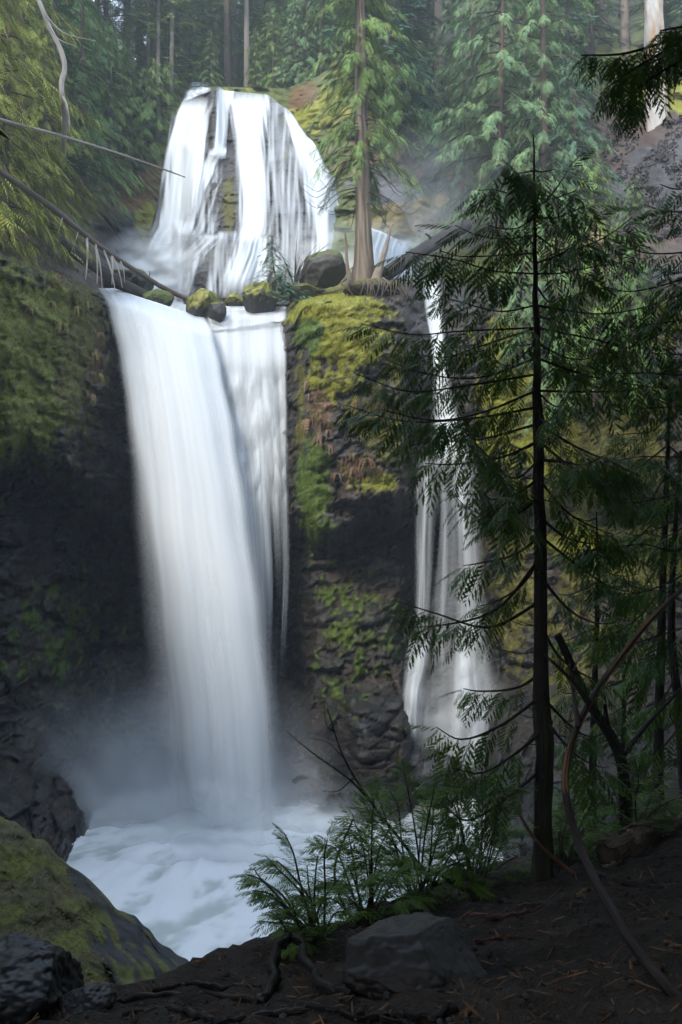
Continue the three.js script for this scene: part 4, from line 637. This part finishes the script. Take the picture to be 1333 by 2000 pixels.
youngTree('leaning dark stem cut by the right edge', [[1345, 1560], [1326, 1380], [1312, 1240], [1318, 1050], [1330, 880]], 7.4, [0.05, 0.012], [[0.8, 1220, 1040], [0.62, 1210, 1130, 7.8], [0.5, 1240, 1290, 7], [0.36, 1250, 1400], [0.9, 1240, 960, 7]], 33, { step: 0.05, len: 0.28 });
youngTree('short slim sapling between the curved stem and the young cedar', [[1216, 1640], [1217, 1480], [1219, 1340], [1216, 1230]], 8.4, [0.035, 0.008], [[0.9, 1160, 1260], [0.8, 1270, 1290], [0.7, 1150, 1340], [0.55, 1280, 1400], [0.45, 1140, 1450], [0.3, 1270, 1520], [0.95, 1240, 1200], [0.2, 1140, 1550]], 34, { len: 0.28, step: 0.042 });
youngTree('drooping young cedar filling the gap between the curved stem and the right edge', [[1160, 1690], [1158, 1500], [1163, 1300], [1168, 1120], [1165, 1000]], 9.2, [0.05, 0.008], [[0.98, 1120, 1010], [0.9, 1230, 1030], [0.86, 1095, 1080, 9.6], [0.78, 1250, 1120], [0.72, 1090, 1160], [0.66, 1260, 1210, 8.8], [0.6, 1085, 1250, 9.5], [0.52, 1250, 1300], [0.46, 1090, 1350], [0.38, 1250, 1410, 8.8], [0.32, 1085, 1450], [0.25, 1240, 1520], [0.18, 1090, 1560], [0.12, 1250, 1600, 8.6]], 35, { len: 0.34, step: 0.042, bare: 0.12 });
{ // branch overhanging at upper right
  const o = at(1470, 40, 4.4), t = thing('overhanging_branch', 'dark cedar branch hanging into the upper right corner', 'branch', o), g = GREENS;
  [[[1470, 40, 4.4], [1136, 108, 3.9], 0.02], [[1470, 20, 4.4], [1180, 175, 3.8], 0.0], [[1400, 75, 4.2], [1215, 205, 3.8], -0.02], [[1470, 0, 4.3], [1290, 60, 3.9], 0.05], [[1470, 60, 4.3], [1250, 130, 4.1], 0.02]].forEach(([a, b, sag], i) => leafyBranch(t, o, at(...a), at(...b), { sag, r: 0.012, len: 0.2, step: 0.022, bare: 0.3, seed: 640 + i, hang: 0.75, greens: g }));
}
function shrub(label, baseP, tips, seed, opt = {}) {
  const base = groundAt(baseP[0], baseP[1]); base.y -= 0.04; const D = -base.z, t = thing('cedar_shrub', label, 'shrub', base);
  const SR = rng(seed * 17), all = tips.flatMap(([x, y, d]) => [[x, y, d ?? 0], [x + (SR() - 0.5) * 70, y + 20 + SR() * 60, (d ?? 0) + (SR() - 0.5) * 0.7]]);
  all.forEach(([x, y, d], i) => leafyBranch(t, base, base.clone().add(V((i % 3 - 1) * 0.03, 0, 0)), at(x, y, D + (d ?? 0)), { sag: -0.14, r: 0.007, len: 0.19, step: 0.03, bare: 0.18, seed: seed * 40 + i, hang: 0.2, greens: [[0.11, 0.22, 0.024], [0.08, 0.17, 0.022], [0.14, 0.25, 0.028]], ...opt }));
  return t;
}
shrub('leftmost low cedar shrub leaning out over the pool', [620, 1836], [[482, 1708], [520, 1672, 0.2], [556, 1628, -0.1], [600, 1690, 0.3], [640, 1640], [540, 1770, 0.2], [660, 1720, -0.2], [500, 1745, 0.3], [590, 1760, -0.2]], 1, { len: 0.13, step: 0.022 });
shrub('second low cedar shrub from the left, above the grey boulder', [720, 1800], [[640, 1650], [690, 1600, 0.3], [730, 1560], [760, 1620, -0.3], [620, 1720, 0.3], [680, 1690, -0.2], [780, 1680, 0.2], [720, 1650, 0.5], [800, 1700]], 2);
shrub('bushy cedar shrub in front of the slender fall foot', [820, 1765], [[740, 1560], [790, 1510, 0.3], [850, 1530, -0.2], [880, 1600], [760, 1660, 0.4], [700, 1620, 0.6], [830, 1600, 0.5], [900, 1680], [810, 1690, -0.4]], 3);
shrub('dense cedar shrub just left of the young cedar trunk', [930, 1740], [[880, 1520], [940, 1500, 0.4], [990, 1540, -0.3], [860, 1600, 0.3], [1010, 1620], [900, 1650, -0.4], [960, 1600, 0.6], [1000, 1480, 0.8]], 4, { len: 0.2 });
shrub('cedar shrub behind the foot of the young cedar', [1100, 1700], [[1090, 1540, 0.6], [1130, 1520, 0.4], [1160, 1580], [1060, 1600, 0.8], [1190, 1640, 0.3], [1120, 1620, 0.9]], 5, { len: 0.2 });
shrub('dark cedar shrub at the right edge under the leaning stems', [1240, 1660], [[1190, 1520, 0.4], [1240, 1480], [1290, 1500, 0.5], [1320, 1560], [1210, 1600, 0.4], [1340, 1620]], 6, { len: 0.22 });
shrub('tiny cedar shoot beside the grey boulder', [585, 1850], [[540, 1790], [570, 1760], [620, 1790], [600, 1810, -0.2], [555, 1820, -0.1]], 7, { len: 0.1, step: 0.02 });
{ // bare stems
  const stems = (name, label, cat, list, color, m = M.wetWood, rough = 0.15) => { const P = list.map((q) => q.p.map((a) => at(...a))), o = P[0][0].clone(), t = thing(name, label, cat, o); list.forEach((q, i) => { const c = curve(localTo(o, P[i]), q.n ?? 24); part(t, q.name ?? 'stem', new Tubes().add(c, radiiOf(c.length, q.r[0], q.r[1]), q.radial ?? 8, color, rough, q.tone).geo(), m); }); return t; };
  const peel = (p, w, run) => mixc([0.032, 0.022, 0.018], [0.3, 0.14, 0.045], sstep(-0.05, 0.3, n3(Math.cos(w) * 1.2 + 2, run * 1.1, Math.sin(w) * 1.2)) * (run > 1.15 && run < 2.9 ? 1 : 0));
  stems('curved_stem', 'long bare curved stem with peeling orange bark crossing the right foreground', 'stem', [{ p: [[1440, 2040, 2.55], [1333, 1957, 2.65], [1250, 1862, 2.85], [1180, 1750, 3.1], [1130, 1645, 3.35], [1105, 1545, 3.55], [1113, 1465, 3.7], [1150, 1375, 3.85], [1200, 1300, 4.05], [1270, 1212, 4.3], [1340, 1145, 4.6], [1440, 1060, 5]], r: [0.019, 0.011], n: 70, radial: 12, tone: peel }, { name: 'side_twig', p: [[1152, 1372, 3.85], [1110, 1322, 3.8], [1064, 1278, 3.75]], r: [0.013, 0.004] }, { name: 'side_twig', p: [[1130, 1420, 3.75], [1120, 1350, 3.9], [1112, 1290, 4]], r: [0.012, 0.004] }], [0.06, 0.042, 0.034]);
  stems('dead_sapling', 'dark dead sapling leaning left behind the curved stem', 'stem', [{ p: [[1225, 1660, 6.4], [1210, 1475, 6.2], [1150, 1370, 6.1], [1090, 1240, 6]], r: [0.05, 0.025] }, { name: 'stub', p: [[1190, 1440, 6.2], [1184, 1400, 6.1], [1182, 1375, 6.1]], r: [0.02, 0.012] }, { name: 'branch', p: [[1214, 1480, 6.2], [1260, 1420, 6.3], [1345, 1330, 6.5]], r: [0.022, 0.008] }], [0.04, 0.03, 0.026], M.bark);
  stems('pale_snag', 'pale barkless broken trunk slanting behind the right stems', 'snag', [{ p: [[1230, 1420, 9.5], [1250, 1340, 9.6], [1285, 1285, 9.7], [1305, 1240, 9.8]], r: [0.07, 0.1] }], [0.32, 0.24, 0.2], M.bark, 0.2);
  stems('forked_shrub', 'leafless forked shrub rising above the low cedar shrubs', 'shrub', [{ p: [[860, 1745, 6.2], [790, 1650, 5.9], [720, 1560, 5.7], [672, 1480, 5.6], [640, 1385, 5.5]], r: [0.013, 0.003] }, { p: [[715, 1555, 5.7], [680, 1520, 5.6], [610, 1470, 5.5], [560, 1428, 5.4]], r: [0.007, 0.002] }, { p: [[672, 1480, 5.6], [640, 1450, 5.6], [600, 1440, 5.6]], r: [0.004, 0.0015] }, { p: [[690, 1520, 5.6], [660, 1545, 5.6], [630, 1545, 5.6]], r: [0.004, 0.0015] }, { p: [[760, 1610, 5.8], [720, 1600, 5.8], [680, 1560, 5.8]], r: [0.005, 0.0015] }, { p: [[655, 1430, 5.5], [640, 1420, 5.5], [633, 1360, 5.5]], r: [0.004, 0.0015] }], [0.05, 0.038, 0.032], M.bark);
  stems('looping_stem', 'bare looping stem behind the grey boulder', 'stem', [{ p: [[965, 1755, 6.0], [900, 1735, 5.6], [842, 1708, 5.3], [800, 1775, 5.1], [735, 1812, 5.0], [690, 1795, 5.0], [660, 1740, 5.0], [655, 1690, 5.0], [690, 1600, 5.1]], r: [0.014, 0.005], n: 60 }], [0.05, 0.036, 0.03], M.bark);
  stems('red_stem', 'reddish bent stem at the foot of the young cedar', 'stem', [{ p: [[1150, 1728, 5.6], [1100, 1690, 5.7], [1050, 1645, 5.8], [1020, 1600, 5.9], [1005, 1570, 6]], r: [0.014, 0.008] }], [0.16, 0.06, 0.04], M.wetWood);
  [['white-tipped bare twig above the right stems', [[1180, 660, 6.4], [1150, 690, 6.5], [1110, 705, 6.7], [1058, 700, 7]]], ['pale lichened twig hooked below the right branches', [[1125, 740, 6.5], [1120, 790, 6.5], [1095, 810, 6.7], [1060, 790, 7]]], ['pale crooked twig near the right edge', [[1260, 970, 6.8], [1250, 1010, 6.8], [1290, 1060, 6.8], [1255, 1090, 6.8], [1275, 1150, 6.9], [1285, 1180, 7]]], ['pale thin twig over the dark leaning stem', [[1120, 1310, 6], [1135, 1280, 6], [1165, 1255, 6.1]]]].forEach(([label, p]) => stems('pale_twig', label, 'twig', [{ p, r: [0.004, 0.005], n: 16, radial: 5 }], [0.33, 0.32, 0.31], M.bark));
  // roots and sticks on the forest floor: pixel course, laid on the ground
  const lay = (name, label, cat, pts, r, color, lift = 0.6, m = M.wetWood) => { const P = pts.map(([x, y, up]) => { const q = groundAt(x, y); q.y += r[0] * lift * 0.55 + (up ?? 0); return q; }), o = P[0].clone(), c = curve(localTo(o, P), 30).map((p, i) => p.add(V(n3(i * 0.35, r[0] * 99, 1), 0.5 * n3(i * 0.4, 2, r[0] * 77), n3(3, i * 0.35, r[0] * 55)).multiplyScalar(r[0] * 0.9))); const q = new THREE.Mesh(new Tubes().add(c, radiiOf(c.length, r[0], r[1]), 12, color, 0.5).geo(), m); q.position.copy(o); return single(q, name, label, cat); };
  lay('root', 'arched glossy black root left of the grey boulder', 'root', [[500, 1968], [528, 1950, 0.03], [545, 1900, 0.1], [572, 1890, 0.13], [600, 1920, 0.07], [640, 1945, 0.02], [690, 1952, 0]], [0.026, 0.013], [0.008, 0.007, 0.006]);
  [['dark root running along the bottom edge left of centre', [[180, 1975], [280, 1950], [400, 1948], [520, 1962], [640, 1972]], [0.018, 0.01]], ['wet root at the bottom edge under the arched root', [[420, 2010], [520, 1990], [600, 1975], [700, 1990], [820, 2005]], [0.02, 0.011]], ['short wet root beside the bottom left rock', [[240, 1985], [330, 1975], [390, 1990], [460, 2010]], [0.017, 0.009]], ['thin root crossing the earth left of the arched root', [[300, 1935], [380, 1925], [460, 1932], [540, 1925]], [0.014, 0.008]], ['root curling out from under the grey boulder', [[700, 1995], [760, 1985], [830, 1990], [900, 1970]], [0.02, 0.01]]].forEach(([l, p, r]) => lay('root', l, 'root', p, r, [0.011, 0.009, 0.008]));
  [['reddish brown root lying across the floor left of the curved stem', [[920, 1790], [1000, 1792], [1060, 1775], [1150, 1762]], [0.016, 0.01], [0.13, 0.07, 0.05]], ['brown root parallel above the reddish one', [[930, 1748], [980, 1762], [1060, 1770], [1130, 1768]], [0.016, 0.01], [0.08, 0.055, 0.042]], ['dark root reaching left from the young cedar foot', [[1010, 1722], [950, 1735], [900, 1740]], [0.014, 0.008], [0.07, 0.05, 0.04]], ['root running right from the curved stem toward the edge', [[1150, 1700], [1210, 1722], [1270, 1735], [1340, 1728]], [0.016, 0.01], [0.06, 0.045, 0.036]], ['orange splinter of wood near the bottom edge right of the boulder', [[902, 1985], [945, 1955]], [0.007, 0.005], [0.3, 0.15, 0.06]], ['red-brown stick right of the grey boulder', [[935, 1842], [985, 1834], [1030, 1836]], [0.011, 0.007], [0.15, 0.05, 0.035]], ['thin tan twig near the right edge', [[1250, 1798], [1333, 1790]], [0.005, 0.003], [0.25, 0.16, 0.08]], ['orange twig at the right edge', [[1300, 1840], [1345, 1856]], [0.007, 0.005], [0.26, 0.12, 0.05]], ['orange chip of wood right of the curved stem', [[1265, 1882], [1290, 1892]], [0.011, 0.008], [0.3, 0.16, 0.06]], ['orange wood chip on the crest above the roots', [[378, 1888], [402, 1876]], [0.013, 0.008], [0.32, 0.15, 0.06]], ['pale splintered bit of wood under the curved stem', [[1180, 1700], [1215, 1684]], [0.02, 0.012], [0.32, 0.24, 0.15]], ['tan splinter beside the curved stem', [[1130, 1752], [1150, 1738]], [0.013, 0.008], [0.3, 0.2, 0.1]], ['short stick lying near the boulder right side', [[1060, 1920], [1110, 1935], [1150, 1938]], [0.005, 0.003], [0.16, 0.1, 0.06]]].forEach(([l, p, r, c]) => lay('stick', l, 'stick', p, r, c, 0.8, M.bark));
  const lg = lay('rotten_log', 'rotten brown log slanting in at the right edge behind the curved stem', 'log', [[1190, 1690], [1260, 1650, 0.03], [1345, 1600, 0.06], [1420, 1560, 0.1]], [0.08, 0.1], [0.12, 0.085, 0.055], 0.7, M.bark);
}
{ // boulder, wet rock, litter
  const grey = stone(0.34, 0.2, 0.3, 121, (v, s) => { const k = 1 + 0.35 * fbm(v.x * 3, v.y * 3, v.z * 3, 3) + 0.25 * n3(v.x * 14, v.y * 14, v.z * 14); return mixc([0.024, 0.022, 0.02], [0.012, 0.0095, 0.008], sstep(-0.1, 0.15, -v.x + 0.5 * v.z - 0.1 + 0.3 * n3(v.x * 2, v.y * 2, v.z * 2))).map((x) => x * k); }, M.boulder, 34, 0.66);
  const g = groundAt(795, 1935); grey.position.copy(g).add(V(0.02, -0.085, -0.12)); grey.rotation.set(0.1, 0.5, -0.08); single(grey, 'boulder', 'grey boulder on the forest floor at bottom centre', 'boulder');
  const wet = stone(0.3, 0.26, 0.3, 133, (v) => { const k = 1 + 0.4 * n3(v.x * 5, v.y * 5, v.z * 5); return [0.014 * k, 0.015 * k, 0.017 * k]; }, M.wetRock, 34); const w = groundAt(60, 1975); wet.position.copy(w).add(V(-0.08, -0.1, -0.1)); single(wet, 'boulder', 'glossy wet black rock in the bottom left corner', 'rock');
  const wet2 = stone(0.16, 0.1, 0.16, 135, (v) => { const k = 1 + 0.4 * n3(v.x * 5, v.y * 5, v.z * 5); return [0.013 * k, 0.013 * k, 0.014 * k]; }, M.wetRock, 26); const w2 = groundAt(175, 1975); wet2.position.copy(w2).add(V(0, -0.03, 0)); single(wet2, 'boulder', 'low wet stone right of the bottom left rock', 'rock');
  const R = rng(303), soup = new Soup(), box = new THREE.IcosahedronGeometry(1, 0).attributes.position.array, m = new THREE.Matrix4();
  for (let k = 0; k < 9000; k++) { const x = lerp(-3, 5, R()), z = -1.8 - 8 * R() * R() - R(); if (-z > bankCrest(x) - 0.25) continue; const p = ground(x, z); p.y += 0.008; const chip = R() < 0.6, s = 0.004 + 0.012 * R() * R(), v = 0.5 + R(); soup.add(box, m.compose(p, new THREE.Quaternion().setFromEuler(new THREE.Euler((R() - 0.5) * 0.6, R() * 6, (R() - 0.5) * 0.6)), chip ? V(s * (2 + 4 * R()), s * 0.3, s * 0.5) : V(s * 1.3, s, s * 1.2)), (chip ? (R() < 0.5 ? [0.14, 0.08, 0.045] : [0.07, 0.05, 0.035]) : [0.05, 0.047, 0.044]).map((q) => q * v)); }
  const li = new THREE.Mesh(soup.geo(), M.leafSolid); li.userData.kind = 'stuff'; single(li, 'litter', 'needles, chips and pebbles scattered on the forest floor', 'litter');
}
console.log('foreground ready');

renderer.render(scene, camera);
